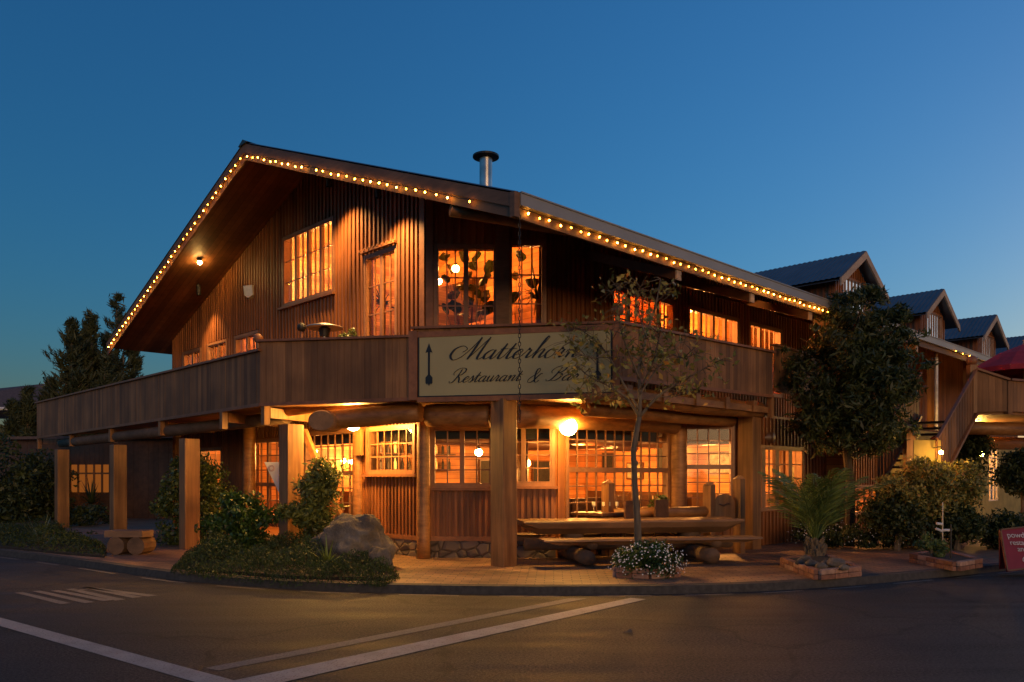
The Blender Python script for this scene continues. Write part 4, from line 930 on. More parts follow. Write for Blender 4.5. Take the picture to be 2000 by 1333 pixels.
# leaning brace and banner
t = thing('wooden_brace', at(668, 1012, 13.4), 'orange-lit slanted timber brace rising from behind the boulder', 'timber brace')
mb = MB(); a, b_ = at(668, 1015, 14.5), at(594, 838, 15.3); d = (b_ - a); sd = d.cross(Vector((0, 1, 0))).normalized() * .09; mb.box(a, d, sd, Vector((.03, .14, 0))); mb.build('plank', M['post'], t)
t = thing('banner', at(540, 1000, 15.8), 'white triangular banner hanging beside the post left of the vine', 'banner')
mb = MB(); mb.extr([at(516, 903, 15.4), at(551, 903, 15.4), at(551, 976, 15.4)], (0, .015, 0)); mb.build('cloth', M['banner'], t)
mb = MB(); cc = at(530, 915, 15.37)
for r_ in (.04, .058):
    R = [cc + Vector((math.cos(k * .52) * r_, 0, math.sin(k * .52) * r_)) for k in range(13)]; mb.tube(R, .004, 4, False)
mb.build('emblem', M['red'], t)
mb = MB(); mb.tube([at(552, 898, 15.42), at(552, 1070, 15.42)], .015, 6); mb.build('pole', M['steel'], t)
# log table with stump legs on the left
p = at(257, 1036, 15.2); t = thing('slab_bench', (p.x, p.y, 0), 'rough half-log bench glowing orange between the second and third posts', 'bench')
mb = MB(); mb.extr([p + Vector(v) for v in ((-.42, -.2, 0), (.3, -.22, 0), (.42, 0, 0), (.3, .25, 0), (-.42, .25, 0))], (0, 0, -.12)); mb.build('seat', M['table'], t)
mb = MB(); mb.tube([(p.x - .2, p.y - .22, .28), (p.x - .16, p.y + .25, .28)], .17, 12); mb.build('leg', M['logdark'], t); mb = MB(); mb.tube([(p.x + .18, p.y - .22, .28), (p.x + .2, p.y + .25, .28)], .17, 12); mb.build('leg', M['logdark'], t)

# ------------------------------------------------------------------ trees at the back left
def conifer(label, px, ytop, ybase_z, Y, width, seed):
    top = at(px, ytop, Y); base = Vector((top.x, Y, 0)); H = top.z; rg = random.Random(seed)
    t = thing('conifer', base, label, 'tree', 'conifers behind the balcony')
    mb = MB(); mb.tube([base, base + UP * H * .5, base + UP * H * 1.02], [.28, .16, .02], 7)
    pts = []; dirs = []; lead = [(0, 0, 1.0)] + [(rg.uniform(-.6, .6) * width, rg.uniform(-.5, .5) * width, rg.uniform(.62, .93)) for _ in range(7)]
    for lx, ly, lh in lead[1:]: mb.tube([base + UP * H * .2, base + Vector((lx * .8, ly * .8, H * lh * .6)), base + Vector((lx, ly, H * lh * 1.02))], [.12, .07, .01], 5)
    for k in range(420):
        lx, ly, lh = lead[k % len(lead)]; h = rg.random() ** .75 * .95 + .05; a = rg.uniform(0, 6.28); w0 = width * (.85 if k % len(lead) == 0 else .62)
        L = (w0 * (1 - h) ** .9 + .10) * rg.uniform(.6, 1.3); o = base + Vector((lx * min(1, h * 1.3), ly * min(1, h * 1.3), H * lh * h)); P = []
        for i in range(6):
            s = i / 5; P.append(o + Vector((math.cos(a) * L * s, math.sin(a) * L * s, L * (-.1 * s + .8 * s * s))))
        mb.tube(P, [.03, .026, .022, .018, .013, .008], 4)
        for i in range(46):
            s = rg.random() ** .85; j = min(int(s * 5), 4); q = P[j].lerp(P[j + 1], s * 5 - j); w = .15 * (1 - s) + .025
            pts.append(q + Vector((rg.gauss(0, w), rg.gauss(0, w), rg.gauss(0, w * .6)))); dirs.append((P[j + 1] - P[j]).normalized())
    for lx, ly, lh in lead:
        for i in range(26): f_ = rg.uniform(.84, 1.0); pts.append(base + Vector((lx, ly, H * lh * f_)) + Vector((rg.gauss(0, .07), rg.gauss(0, .07), 0))); dirs.append(UP)
    mb.build('trunk', M['bark'], t); leafcloud('crown', pts, .46, M['leaf_conifer'], t, .15, .15, seed, dirs=dirs)
conifer('broad dark conifer with upswept tips rising above the balcony at far left', 140, 628, 0, 44, 3.7, 41)
conifer('taller conifer right behind the broad one, its top by the roof corner', 228, 578, 0, 47, 3.5, 42)
conifer('thin conifer spike between the two big conifers', 178, 612, 0, 45, 2.4, 43)
conifer('small dull conifer beside the house at the far left edge', 55, 762, 0, 42, 1.7, 44)
# dark boarded garden wall with a lit window behind the left posts
f = Facet(at(-260, 0, 30).xy, at(352, 0, 27.5).xy); gw = thing('outbuilding', f.P(f.L / 2, 0), 'long dark boarded outbuilding with one orange window behind the left posts', 'outbuilding')
mb = MB(); k = 0.0; wa, wb = f.s(136), f.s(205)
while k < f.L:
    if wa - .05 < k < wb: f.box(mb, k, k + .19, 0, 1.02, 0, .03 + random.uniform(0, .01)); f.box(mb, k, k + .19, 2.0, 2.9, 0, .03)
    else: f.box(mb, k, k + .19, 0, 2.9, 0, .03 + random.uniform(0, .01))
    k += .195
f.box(mb, 0, wa, 0, 2.88, -.1, -.002); f.box(mb, wb + .15, f.L, 0, 2.88, -.1, -.002); mb.build('wall', M['furniture'], gw)
M['litwindow'] = lampmat('litwindow', (1, .28, .045), .075)
mb = MB(); f.box(mb, wa - .05, wb + .2, 1.02, 2.0, -.08, -.03); mb.build('window', M['litwindow'], gw)
mb = MB(); k = wa
while k < wb + .1: f.box(mb, k, k + .06, 1.0, 2.02, -.02, .02); k += .32
f.box(mb, wa - .06, wb + .2, 1.66, 1.72, -.018, .018); mb.build('window_bars', M['parapet'], gw)
mb = MB(); mb.extr([f.P(-.3, 2.9, .4), f.P(f.L + .3, 2.9, .4), f.P(f.L + .3, 3.0, .4), f.P(-.3, 3.0, .4)], -f.n * 3.5); mb.build('roof', M['tile'], gw)
# far house
t = thing('house', (-36, 62, 0), 'pale house with a dark tiled roof at the far left', 'house')
p = at(20, 0, 60); hx = p.x
mb = MB(); mb.cbox((hx - 1, 62, 2.4), 8, 9, 4.8, .3); mb.build('wall', M['pale'], t)
mb = MB(); e0 = at(-120, 803, 58).z; e1 = at(60, 745, 60).z
c_ = Vector((hx + 1.4, 61, 0))
mb.add([(hx - 8, 57, e0), (hx + 4.2, 58, e0 + .2), (hx + 4.6, 66, e0), (hx - 8, 66, e0), (hx + 1.8, 61.5, e1), (hx - 8, 61.5, e1 - 1.0)], [(0, 1, 4, 5), (1, 2, 4), (2, 3, 5, 4), (0, 3, 2, 1)]); mb.build('roof', M['tile'], t)
mb = MB(); mb.tube([(hx - 8, 56.95, e0), (hx + 4.2, 57.95, e0 + .2)], .12, 5); mb.tube([(hx + 4.2, 57.95, e0 + .2), (hx + 1.8, 61.4, e1 + .05)], .1, 5); mb.build('gutter', M['whitepaint'], t)

# ------------------------------------------------------------------ street tree with flower bed
def sapling():
    Y = 11.95; base = at(1248, 1122, Y); base.z = PZ; t = thing('street_tree', base, 'thin young tree with sparse olive and orange leaves in front of the sign', 'tree')
    k = lambda px, py, dy=0: at(px, py, Y + dy)
    mb = MB(); tr = [base, k(1247, 1080), k(1245, 1020), k(1240, 950), k(1237, 880), k(1243, 845), k(1249, 815)]
    mb.tube(tr, [.066, .06, .052, .045, .042, .04, .036], 9)
    for pnt in (k(1241, 958), k(1238, 880), k(1240, 905)): mb.sphere(pnt, .05, 8, 6)
    br = [([(1249, 815), (1250, 770), (1248, 720), (1262, 660), (1282, 590), (1290, 545)], .034, .1), ([(1249, 815), (1225, 780), (1190, 755), (1150, 735), (1125, 712)], .026, -.25), ([(1249, 815), (1285, 775), (1325, 748), (1362, 728), (1402, 706)], .026, -.1),
          ([(1248, 800), (1215, 745), (1185, 690), (1150, 655), (1122, 640)], .02, .3), ([(1250, 770), (1280, 725), (1310, 690), (1345, 655)], .018, .3), ([(1249, 740), (1228, 690), (1212, 640), (1206, 590), (1214, 555)], .016, -.3), ([(1250, 760), (1272, 715), (1285, 670), (1290, 640)], .014, -.4),
          ([(1225, 780), (1195, 780), (1165, 772), (1140, 778)], .012, .2), ([(1262, 660), (1250, 620), (1244, 585), (1250, 560)], .012, .2), ([(1185, 690), (1160, 700), (1130, 690), (1108, 665)], .01, -.2), ([(1310, 690), (1335, 700), (1360, 690)], .01, -.3), ([(1285, 775), (1320, 775), (1350, 765)], .01, .25)]
    rg = random.Random(5); tips = []
    for P, r, dy in br:
        Q = catmull([k(x, y, dy * i / (len(P) - 1) * 2.0) for i, (x, y) in enumerate(P)], 4); n = len(Q)
        mb.tube(Q, [r * (1 - .8 * i / (n - 1)) for i in range(n)], 6)
        for i in range(int(n * .35), n): tips.append((Q[i], i / n))
    pts = []; twigs = MB()
    for q, s in tips:
        for _ in range(3):
            e = q + Vector((rg.gauss(0, .17), rg.gauss(0, .2), rg.gauss(.03, .12))); mb.tube([q, q.lerp(e, .5) + Vector((0, 0, .02)), e], [.006, .005, .003], 4)
            for _ in range(rg.choice((0, 1, 3, 4, 6))): pts.append(e + Vector((rg.gauss(0, .06), rg.gauss(0, .06), rg.gauss(-.03, .05))))
    mb.build('trunk', M['bark'], t, True); leafcloud('crown', pts, .10, M['leaf_maple'], t, .5, -.2, 8)
    return base
tb = sapling()
def flowerbush(label, c, rad, n, seed, nf, fs=.016, mat='leaf_olive', size=.05, front=True):
    t = bush('flowering_shrub', label, 'shrub', (c[0], c[1], c[2] - rad[2] * .9), c, rad, n, 70, .13, size, M[mat], seed, stem=False)
    rg = random.Random(seed); mb = MB()
    for _ in range(nf):
        a = rg.uniform(math.pi, 2 * math.pi); e = rg.uniform(-.5, 1.2); d = Vector((math.cos(a) * math.cos(e), math.sin(a) * math.cos(e), math.sin(e)))
        p = Vector(c) + Vector((d.x * rad[0], d.y * rad[1], d.z * rad[2])) * rg.uniform(.92, 1.3)
        if p.z < PZ + .03: continue
        q = (d + Vector((rg.gauss(0, .3), -.4, rg.gauss(.3, .3)))).normalized(); a1 = q.orthogonal().normalized(); a2 = q.cross(a1)
        n0 = len(mb.v); mb.v.append(tuple(p + q * .004))
        for k in range(8): r = fs * (1 if k % 2 == 0 else .8); mb.v.append(tuple(p + (a1 * math.cos(k * .785) + a2 * math.sin(k * .785)) * r))
        mb.f += [(n0, n0 + 1 + k, n0 + 1 + (k + 1) % 8) for k in range(8)]
    o = mb.build('flowers', M['petal'], t); o['kind'] = 'stuff'
    return t
fb = flowerbush('white daisy bush around the foot of the thin street tree', (tb.x + .09, tb.y - .2, .33), (.47, .42, .27), 90, 51, 260, .0125, 'leaf_shrub', .045)
def brickring(name, label, corners, courses, z0=PZ, bl=.23, bh=.075, bw=.11):
    t = thing(name, (*Vector(corners[0]).xy, z0), label, 'planter'); mb = MB(); n = len(corners)
    for c_ in range(courses):
        for i in range(n):
            a, b = Vector((*corners[i], 0)), Vector((*corners[(i + 1) % n], 0)); L = (b - a).length; d = (b - a) / L; nn = Vector((-d.y, d.x, 0)); m = max(1, int(L / bl)); w = L / m; sh = (.5 * w if c_ % 2 else 0)
            for k in range(m):
                s = k * w; mb.box(a + d * (s + .005) + UP * (z0 + c_ * bh) - nn * (bw * .5 + random.uniform(0, .008)), d * (w - .01), nn * bw, UP * (bh - .006))
    mb.build('brickwork', M['brick'], t, bevel=.006)
    s = MB(); s.prism([tuple(Vector(c)) for c in corners], z0, z0 + courses * bh - .02); s.build('soil', M['soil'], t); return t
c = tb; brickring('brick_planter', 'low brick edging half hidden under the white daisies', [(c.x - .37, c.y - .26), (c.x + .08, c.y - .44), (c.x + .52, c.y - .26), (c.x + .45, c.y + .25), (c.x - .3, c.y + .3)], 2)

# ------------------------------------------------------------------ picnic table of half logs
def picnic():
    L0 = at(1022, 1020, 13.35); R0 = at(1452, 1016, 14.05); d = Vector((R0.x - L0.x, R0.y - L0.y, 0)); L = d.length; d /= L; n = Vector((-d.y, d.x, 0)); t = thing('log_picnic_table', (L0.x + d.x * L / 2, L0.y + d.y * L / 2, PZ), 'long rustic picnic table of split logs in front of the big window', 'table')
    o = Vector((L0.x, L0.y, 0))
    def slab(name, s0, s1, w0, w1, zt, th, taper=.18):
        mb = MB(); m = 14; pr = []; base = len(mb.v)
        for i in range(m + 1):
            s = s0 + (s1 - s0) * i / m; e = min(1, min(i, m - i) / 1.0 * .9 + .35) if taper else 1; wob = .025 * math.sin(i * 1.7 + w0 * 9)
            prof = [(w0 + wob, zt), (w0 - .03 + wob, zt - .035), (w0 + .02 + wob, zt - th * .55 * e), (w0 + (w1 - w0) * .25, zt - th * e), (w0 + (w1 - w0) * .75, zt - th * e), (w1 - .02 + wob, zt - th * .5 * e), (w1 + wob, zt)]
            for w, z in prof: mb.v.append(tuple(o + d * s + n * w + UP * z))
        k = len(prof)
        for i in range(m):
            for j in range(k): j2 = (j + 1) % k; mb.f.append((base + i * k + j, base + (i + 1) * k + j, base + (i + 1) * k + j2, base + i * k + j2))
        mb.f.append(tuple(base + j for j in range(k))); mb.f.append(tuple(base + m * k + j for j in range(k - 1, -1, -1)))
        return mb.build(name, M['table'], t, bevel=.012)
    slab('tabletop', 0, L, 0, .8, .84, .24); slab('bench_seat', .22, L + .05, -.6, -.22, .57, .10); slab('bench_seat', .05, L - .2, 1.0, 1.38, .57, .10)
    for s in (.95, L - .85):
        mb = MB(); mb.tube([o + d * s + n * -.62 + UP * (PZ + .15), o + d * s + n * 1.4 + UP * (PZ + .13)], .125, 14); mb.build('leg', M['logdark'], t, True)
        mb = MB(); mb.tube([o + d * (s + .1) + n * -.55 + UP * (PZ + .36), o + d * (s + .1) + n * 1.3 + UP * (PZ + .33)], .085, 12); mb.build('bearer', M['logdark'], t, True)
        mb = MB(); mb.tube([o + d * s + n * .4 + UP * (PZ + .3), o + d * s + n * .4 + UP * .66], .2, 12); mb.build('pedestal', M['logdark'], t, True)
    mb = MB(); mb.tube([o + d * .1 + n * .4 + UP * (PZ + .3), o + d * (L - .05) + n * .4 + UP * (PZ + .3)], .11, 12); mb.build('stretcher', M['logdark'], t, True)
picnic()
def rail():
    t = thing('log_rail', at(1290, 1060, 15), 'low log rail between square posts behind the picnic table', 'fence')
    for px, yt in ((1187, 938), (1385, 942), (1443, 930)):
        p = at(px, yt, 14.9 + (px - 1187) * .002); mb = MB(); w = .17; mb.cbox((p.x, p.y, (p.z - .06 + PZ) / 2), w, w, p.z - .06 - PZ, ROT)
        mb.extr([(p.x - .1, p.y - .1, p.z - .06), (p.x + .1, p.y - .1, p.z - .06), (p.x + .02, p.y - .1, p.z + .01)], (0, .2, 0)); mb.build('post', M['post'], t)
    mb = MB(); mb.tube([at(1198, 1003, 14.9), at(1380, 999, 15.3)], .1, 12); mb.build('rail', M['log'], t, True)
    mb = MB(); c = at(1415, 985, 15.3); R = .2; mb.extr([c + Vector((R * math.cos(a), 0, R * math.sin(a))) for a in [math.pi * k / 10 for k in range(11)]] + [c + Vector((-R, 0, -.3)), c + Vector((R, 0, -.3))], (0, .06, 0)); o = mb.build('round_topped_board', M['post'], t)
    mb = MB(); mb.tube([c + Vector((-.1, -.01, .0)), c + Vector((-.02, -.01, -.03)), c + Vector((.05, -.01, .02)), c + Vector((.1, -.01, .01))], .014, 5); mb.build('carving', M['furniture'], o)
rail()
p = at(1290, 985, 15.6); bush('potted_plant', 'small green plant lit from the window behind the log rail', 'plant', (p.x, p.y, .4), p, (.14, .12, .2), 14, 40, .1, .09, M['leaf_olive'], 61)

# ------------------------------------------------------------------ palm and brick planters
def palm():
    b = G(1592, 1100); t = thing('palm', b, 'young palm with arching feathery fronds in a brick planter', 'palm')
    mb = MB(); mb.lathe(b, [(.11, 0), (.14, .1), (.14, .2), (.11, .3), (.06, .4)], 14); rg = random.Random(3)
    for k in range(60):
        a = rg.uniform(0, 6.28); z = rg.uniform(.05, .36); r = .135 - abs(z - .18) * .25; p = b + Vector((math.cos(a) * r, math.sin(a) * r, z)); mb.tube([p, p + Vector((math.cos(a) * .06, math.sin(a) * .06, .1))], [.03, .012], 5)
    mb.build('trunk', M['bark'], t)
    fr = MB(); top = b + UP * .36
    for k in range(24):
        a = k * 2.4 + rg.uniform(-.3, .3); e = rg.uniform(.98, 1.45); L = rg.uniform(1.45, 1.95); P = []
        if k in (3, 14): e = rg.uniform(.82, .9)
        for i in range(12):
            s = i / 11; r = L * (s * math.cos(e) + .16 * s * s); z = L * (s * math.sin(e)) - .3 * L * s ** 2.6; P.append(top + Vector((math.cos(a) * r, math.sin(a) * r, z)))
        fr.tube(P, [.015 - .0011 * i for i in range(12)], 5)
        side = Vector((-math.sin(a), math.cos(a), 0))
        for i in range(6, 34):
            s = i / 34 * 10.9; j = int(s); q = P[j].lerp(P[j + 1], s - j); tg = (P[j + 1] - P[j]).normalized(); nn = side.cross(tg).normalized(); ll = .40 * math.sin(math.pi * min(1, .2 + i / 42)) * rg.uniform(.8, 1.1) + .05
            for sd in (-1, 1):
                dd = (side * sd * .62 + tg * .85 + nn * rg.uniform(.15, .5)).normalized(); e2 = q + dd * ll + Vector((0, 0, -.08 * ll)); w = tg * .014
                fr.add([q - w, q + dd * ll * .5 + w, e2, q + dd * ll * .5 - w * 1.2], [(0, 1, 2, 3)])
    fr.build('fronds', M['leaf_palm'], t); return b
pb = palm()
pc = [gnd(1530, 1106, PZ), gnd(1598, 1133, PZ), gnd(1676, 1125, PZ), gnd(1612, 1098, PZ)]
brickring('brick_planter', 'square two-course brick planter holding the palm', [tuple(p.xy) for p in pc], 2)
rs = [(1562, 1104, .06), (1585, 1108, .085), (1604, 1112, .07), (1632, 1108, .11), (1648, 1114, .06), (1572, 1098, .08), (1615, 1106, .07)]
for i, (px, py, r_) in enumerate(rs):
    p = gnd(px, py, .24); m_ = blob((p.x, p.y, .26 + r_ * .3), r_, 20 + i, (1.25, 1, .75), .25, 3)
    tag(m_.build('stone', M['rock'] if i in (1, 3) else M['rock'], None, True), ['smallest left stone at the palm foot', 'pale flat stone directly in front of the palm trunk', 'grey stone just right of the palm foot', 'largest rounded stone right of the palm', 'small stone at the right edge of the palm planter', 'stone against the left side of the palm trunk', 'stone touching the right side of the palm trunk'][i] + ' in the brick planter', 'stone', 'stones around the palm')
pc = [gnd(1782, 1098, PZ), gnd(1868, 1116, PZ), gnd(1912, 1108, PZ), gnd(1840, 1088, PZ)]
brickring('brick_planter', 'low brick planter with a staked sapling near the red board', [tuple(p.xy) for p in pc], 2)
p = gnd(1820, 1092, .2); bush('low_shrub', 'small spiky green shrub in the brick planter by the red board', 'shrub', p, p + Vector((0, 0, .22)), (.22, .2, .25), 18, 50, .1, .1, M['leaf_palm'], 71, aspect=.2, up=1.0)
t = thing('planter_stake', gnd(1841, 1090, .2), 'thin grey stake with short white crosspieces in the brick planter', 'stake')
q = gnd(1841, 1090, .2); mb = MB(); mb.tube([q, q + UP * .95], .012, 6); mb.build('pole', M['steel'], t)
for (a, b_) in (((1829, 1023), (1841, 1024)), ((1828, 1033), (1840, 1038)), ((1840, 1036), (1858, 1036))):
    mb = MB(); mb.tube([at(*a, q.y - .02), at(*b_, q.y - .02)], .022, 6); mb.build('crosspiece', M['whitepaint'], t)
q = gnd(1857, 1096, .2); t = thing('planter_stake', q, 'plain dark stake right of the stake with white crosspieces', 'stake'); mb = MB(); mb.tube([q, q + UP * .6], .015, 6); mb.build('pole', M['blackmetal'], t)
# shrubs and trees on the right
def dark_tree():
    b = Vector((7.15, 16.9, PZ)); t = thing('dark_tree', b, 'large dense dark tree hiding the end of the balcony', 'tree'); mb = MB()
    mb.tube([b, b + Vector((.05, 0, 1.2)), b + Vector((-.1, 0, 2.4)), b + Vector((0, 0, 4.3))], [.11, .09, .08, .03], 9)
    rg = random.Random(2)
    for k in range(16): a = rg.uniform(0, 6.28); h = rg.uniform(1.8, 4.2); mb.tube([b + UP * h, b + UP * (h + .3) + Vector((math.cos(a) * .6, math.sin(a) * .5, 0)), b + UP * (h + .6) + Vector((math.cos(a) * 1.1, math.sin(a), 0))], [.05, .035, .012], 5)
    mb.build('trunk', M['darkbark'], t); k = 16.9 / F
    P = np.concatenate([clumps(at(1684, 650, 16.9), (.9, .85, .9), 75, 85, .27, 81, .7), clumps(at(1661, 742, 16.7), (1.42, 1.1, .95), 120, 85, .28, 82, .7), clumps(at(1652, 832, 16.6), (1.05, .9, .6), 70, 80, .25, 83, .6), clumps(at(1670, 735, 16.7), (1.55, 1.2, 1.75), 46, 34, .15, 84, .93)])
    leafcloud('crown', P, .165, M['leaf_dark'], t, .24, .6, 9)
dark_tree()
flowerbush('long bed of small-leaved shrub with dull white flowers behind the palm', at(1700, 1046, 16.3), (1.5, .4, .27), 110, 52, 200, .010, 'leaf_dark', .07)
hedge(1560, 1640, 1062, 1015, 17.6, 'low dark shrub against the boarded wall left of the palm', 26, 'leaf_dark', .08, 34, .4)
def bigbush(label, px, py, Y, rad, n, seed, mat, size, trunk=True, cr=.28, name='bushy_tree'):
    c = at(px, py, Y); t = thing(name, (c.x, c.y, PZ), label, 'tree'); leafcloud('crown', clumps(c, rad, n, 90, cr, seed, .6), size, M[mat], t, .4, .3, seed)
    mb = MB(); mb.tube([(c.x, c.y, PZ), (c.x + .04, c.y, PZ + (c.z - PZ) * .5), (c.x - .02, c.y, c.z + rad[2] * .5)], [.07, .055, .02], 7)
    rg = random.Random(seed)
    for k in range(7): a = rg.uniform(0, 6.28); mb.tube([(c.x, c.y, c.z - rad[2] * .6), c + Vector((math.cos(a) * rad[0] * .6, math.sin(a) * rad[1] * .6, rg.uniform(-.2, .4) * rad[2]))], [.035, .01], 5)
    mb.build('trunk', M['bark'], t)
bigbush('loose reddish-brown bush between the palm and the stairs', 1800, 960, 16.0, (.78, .45, .64), 110, 91, 'leaf_maple', .09)
bigbush('dark low bush below the stairs, left of the staked planter', 1752, 1005, 15.9, (.6, .4, .42), 80, 92, 'leaf_dark', .09)
bigbush('small brownish tree directly under the stair parapet', 1866, 950, 16.2, (.42, .4, .5), 60, 97, 'leaf_maple', .09)
bigbush('narrow dark tree standing left of the arched window', 1890, 880, 19.5, (.34, .35, .68), 46, 93, 'leaf_dark', .11)
bigbush('round-headed small tree in front of the arched window wall', 1996, 922, 17.5, (.46, .45, .46), 60, 94, 'leaf_dark', .1, cr=.22)
bigbush('bushy dark shrub behind the red board', 1965, 1040, 16.2, (.5, .4, .35), 50, 95, 'leaf_dark', .09)
bigbush('low leafy shrub between the staked planter and the stairs', 1868, 1025, 16.0, (.42, .35, .36), 60, 96, 'leaf_dark', .09)
# stairs and deck
def stairs():
    a = at(1905, 722, 18.2); b = at(1832, 858, 16.5); f = Facet(b.xy, a.xy)
    t = thing('staircase', (a.x, a.y, PZ), 'boarded timber staircase climbing to a deck at the far right', 'stairs')
    mb = MB(); n = 14
    zb0, zb1 = at(1845, 925, 16.8).z, at(1905, 803, 18.2).z; s0, s1 = f.s(1830), f.s(1905)
    for k in range(n):
        x0, x1 = k / n, (k + 1) / n - .012
        za, zb = b.z + (a.z - b.z) * x0, b.z + (a.z - b.z) * x1; la, lb = za - 1.0, zb - 1.0
        mb.extr([f.P(s0 + (s1 - s0) * x0, la), f.P(s0 + (s1 - s0) * x1, lb), f.P(s0 + (s1 - s0) * x1, zb), f.P(s0 + (s1 - s0) * x0, za)], f.n * -.03)
    mb.build('stair_parapet', M['parapet'], t)
    mb = MB()
    for oo in (.0, -1.2): mb.extr([f.P(s0 - .1, b.z - .03, oo), f.P(s1, a.z, oo), f.P(s1, a.z + .05, oo), f.P(s0 - .1, b.z + .02, oo)], f.n * .06); mb.extr([f.P(s0, b.z - 1.05, oo + .01), f.P(s1, a.z - 1.05, oo + .01), f.P(s1, a.z - .97, oo + .01), f.P(s0, b.z - .97, oo + .01)], f.n * .05)
    mb.build('handrail', M['trim'], t)
    mb = MB()
    for k in range(n): x0, x1 = k / n, (k + 1) / n - .012; za, zb = b.z + (a.z - b.z) * x0, b.z + (a.z - b.z) * x1; mb.extr([f.P(s0 + (s1 - s0) * x0, za - 1, -1.2), f.P(s0 + (s1 - s0) * x1, zb - 1, -1.2), f.P(s0 + (s1 - s0) * x1, zb, -1.2), f.P(s0 + (s1 - s0) * x0, za, -1.2)], f.n * -.03)
    mb.build('stair_parapet', M['parapet'], t)
    mb = MB(); m = 11
    for k in range(m): s = s0 + (s1 - s0) * k / m; z = b.z - .95 + (a.z - b.z) * k / m; f.box(mb, s, s + .3, z - .1, z - .05, -1.15, -.04)
    mb.build('steps', M['furniture'], t)
    e = at(1972, 744, 18.0); g2 = at(2160, 744, 19.5)
    for p0, p1, z0, z1 in ((a, e, a.z, e.z), (e, g2, e.z, e.z)):
        q = Facet(p0.xy, p1.xy); mb = MB(); n2 = max(2, int(q.L / .13))
        for k in range(n2): x0, x1 = k / n2, (k + 1) / n2 - .004 / q.L; mb.extr([q.P(q.L * x0, 3.06), q.P(q.L * x1, 3.06), q.P(q.L * x1, z0 + (z1 - z0) * x1), q.P(q.L * x0, z0 + (z1 - z0) * x0)], q.n * -.03)
        mb.build('deck_parapet', M['parapet'], t); mb = MB(); mb.extr([q.P(0, z0, -.06), q.P(q.L, z1, -.06), q.P(q.L, z1 + .05, -.06), q.P(0, z0 + .05, -.06)], q.n * .12); mb.build('handrail', M['trim'], t)
    mb = MB(); mb.cbox((e.x, e.y + .06, (e.z + 3.0) / 2), .12, .12, e.z - 3.02, .3); mb.build('newel_post', M['parapet'], t)
    mb = MB(); mb.prism([a.xy + Vector((0, .1)), e.xy + Vector((0, .1)), g2.xy + Vector((0, .1)), (18, 24), (13.6, 24)], 3.0, 3.08); mb.build('deck_floor', M['log'], t)
    for z, dy in ((2.72, .3), (2.42, 1.2)): mb = MB(); p = a.xy + Vector((-.3, dy)); mb.tube([(p.x, p.y, z), (p.x + 3.4, p.y + 1.1, z)], .16, 12); mb.build('log_beam', M['log'], t, True)
    mb = MB(); p = a + Vector((-.08, 0, 0)); mb.cbox((p.x, p.y, a.z - .45), .16, .16, 1.1, 0); mb.build('newel_post', M['post'], t)
    mb = MB(); mb.sphere((p.x, p.y, a.z + .2), .12, 14, 9); mb.build('ball_finial', M['trim'], t, True)
    mb = MB(); p = b + Vector((-.55, .1, 0)); mb.cbox((p.x, p.y, (b.z - .0 + PZ) / 2 + .1), .18, .18, b.z, 0); mb.build('newel_post', M['post'], t)
    mb = MB(); mb.sphere((p.x, p.y, b.z + .2), .105, 14, 9); mb.build('ball_finial', M['trim'], t, True)
    mb = MB(); w = Facet(b.xy + Vector((-.5, .0)), b.xy + Vector((.06, 0))); w.box(mb, 0, w.L, PZ, b.z - .02, -.05, 0); mb.build('landing_wall', M['render'], t)
stairs()
# lamp under the far deck that lights the rendered wall
p = loc(22.4, .55, 2.35); t = thing('wall_lantern', p, 'small glowing lantern on the rendered wall beside the arched window', 'lantern'); mb = MB(); mb.sphere(p, .11, 12, 8); mb.build('globe', M['globe'], t); mb = MB(); mb.tube([p + UP * .06, p + UP * .14, p + UP * .12 + EV * .3], .012, 5); mb.build('bracket', M['blackmetal'], t)
p = at(1905, 838, 20.5); t = thing('wall_lantern', p, 'glowing lamp under the deck logs above the narrow dark tree', 'lantern'); mb = MB(); mb.sphere(p, .11, 12, 8); mb.build('globe', M['globe'], t); mb = MB(); mb.tube([p + UP * .07, (p.x, p.y, 3.0)], .012, 5); mb.build('bracket', M['blackmetal'], t)
p = at(1838, 884, 16.15); t = thing('wall_lantern', p, 'glowing lantern beside the lower end of the stair parapet', 'lantern'); mb = MB(); mb.sphere(p, .04, 12, 8); mb.build('globe', M['globe'], t); mb = MB(); mb.tube([p + UP * .04, p + UP * .12, p + UP * .1 + Vector((0, .3, 0))], .012, 5); mb.build('bracket', M['blackmetal'], t)
# red umbrella on the deck
def umbrella():
    c = at(2000, 672, 19.6); t = thing('patio_umbrella', (c.x, c.y, 3.08), 'dark red patio umbrella on the far right deck', 'umbrella'); mb = MB(); n = 8; R = 1.28
    for k in range(n):
        a0, a1 = 6.283 * k / n, 6.283 * (k + 1) / n; P0 = c + Vector((math.cos(a0) * R, math.sin(a0) * R, -.62)); P1 = c + Vector((math.cos(a1) * R, math.sin(a1) * R, -.62)); M0 = c.lerp(P0, .5) + UP * .06; M1 = c.lerp(P1, .5) + UP * .06
        mb.add([c, M0, M1, P0, P1, P0 - UP * .12, P1 - UP * .12], [(0, 1, 2), (1, 3, 4, 2), (3, 5, 6, 4)])
    mb.build('canopy', M['redcloth'], t)
    for k in range(n):
        a0 = 6.283 * k / n; P0 = c + Vector((math.cos(a0) * R, math.sin(a0) * R, -.64)); r_ = MB(); r_.tube([c - UP * .04, c.lerp(P0, .5) + UP * .04, P0], .012, 5); r_.build('rib', M['palefascia'], t)
    mb = MB(); mb.tube([c + UP * .1, (c.x, c.y, 3.08)], .025, 8); mb.build('pole', M['palefascia'], t)
umbrella()
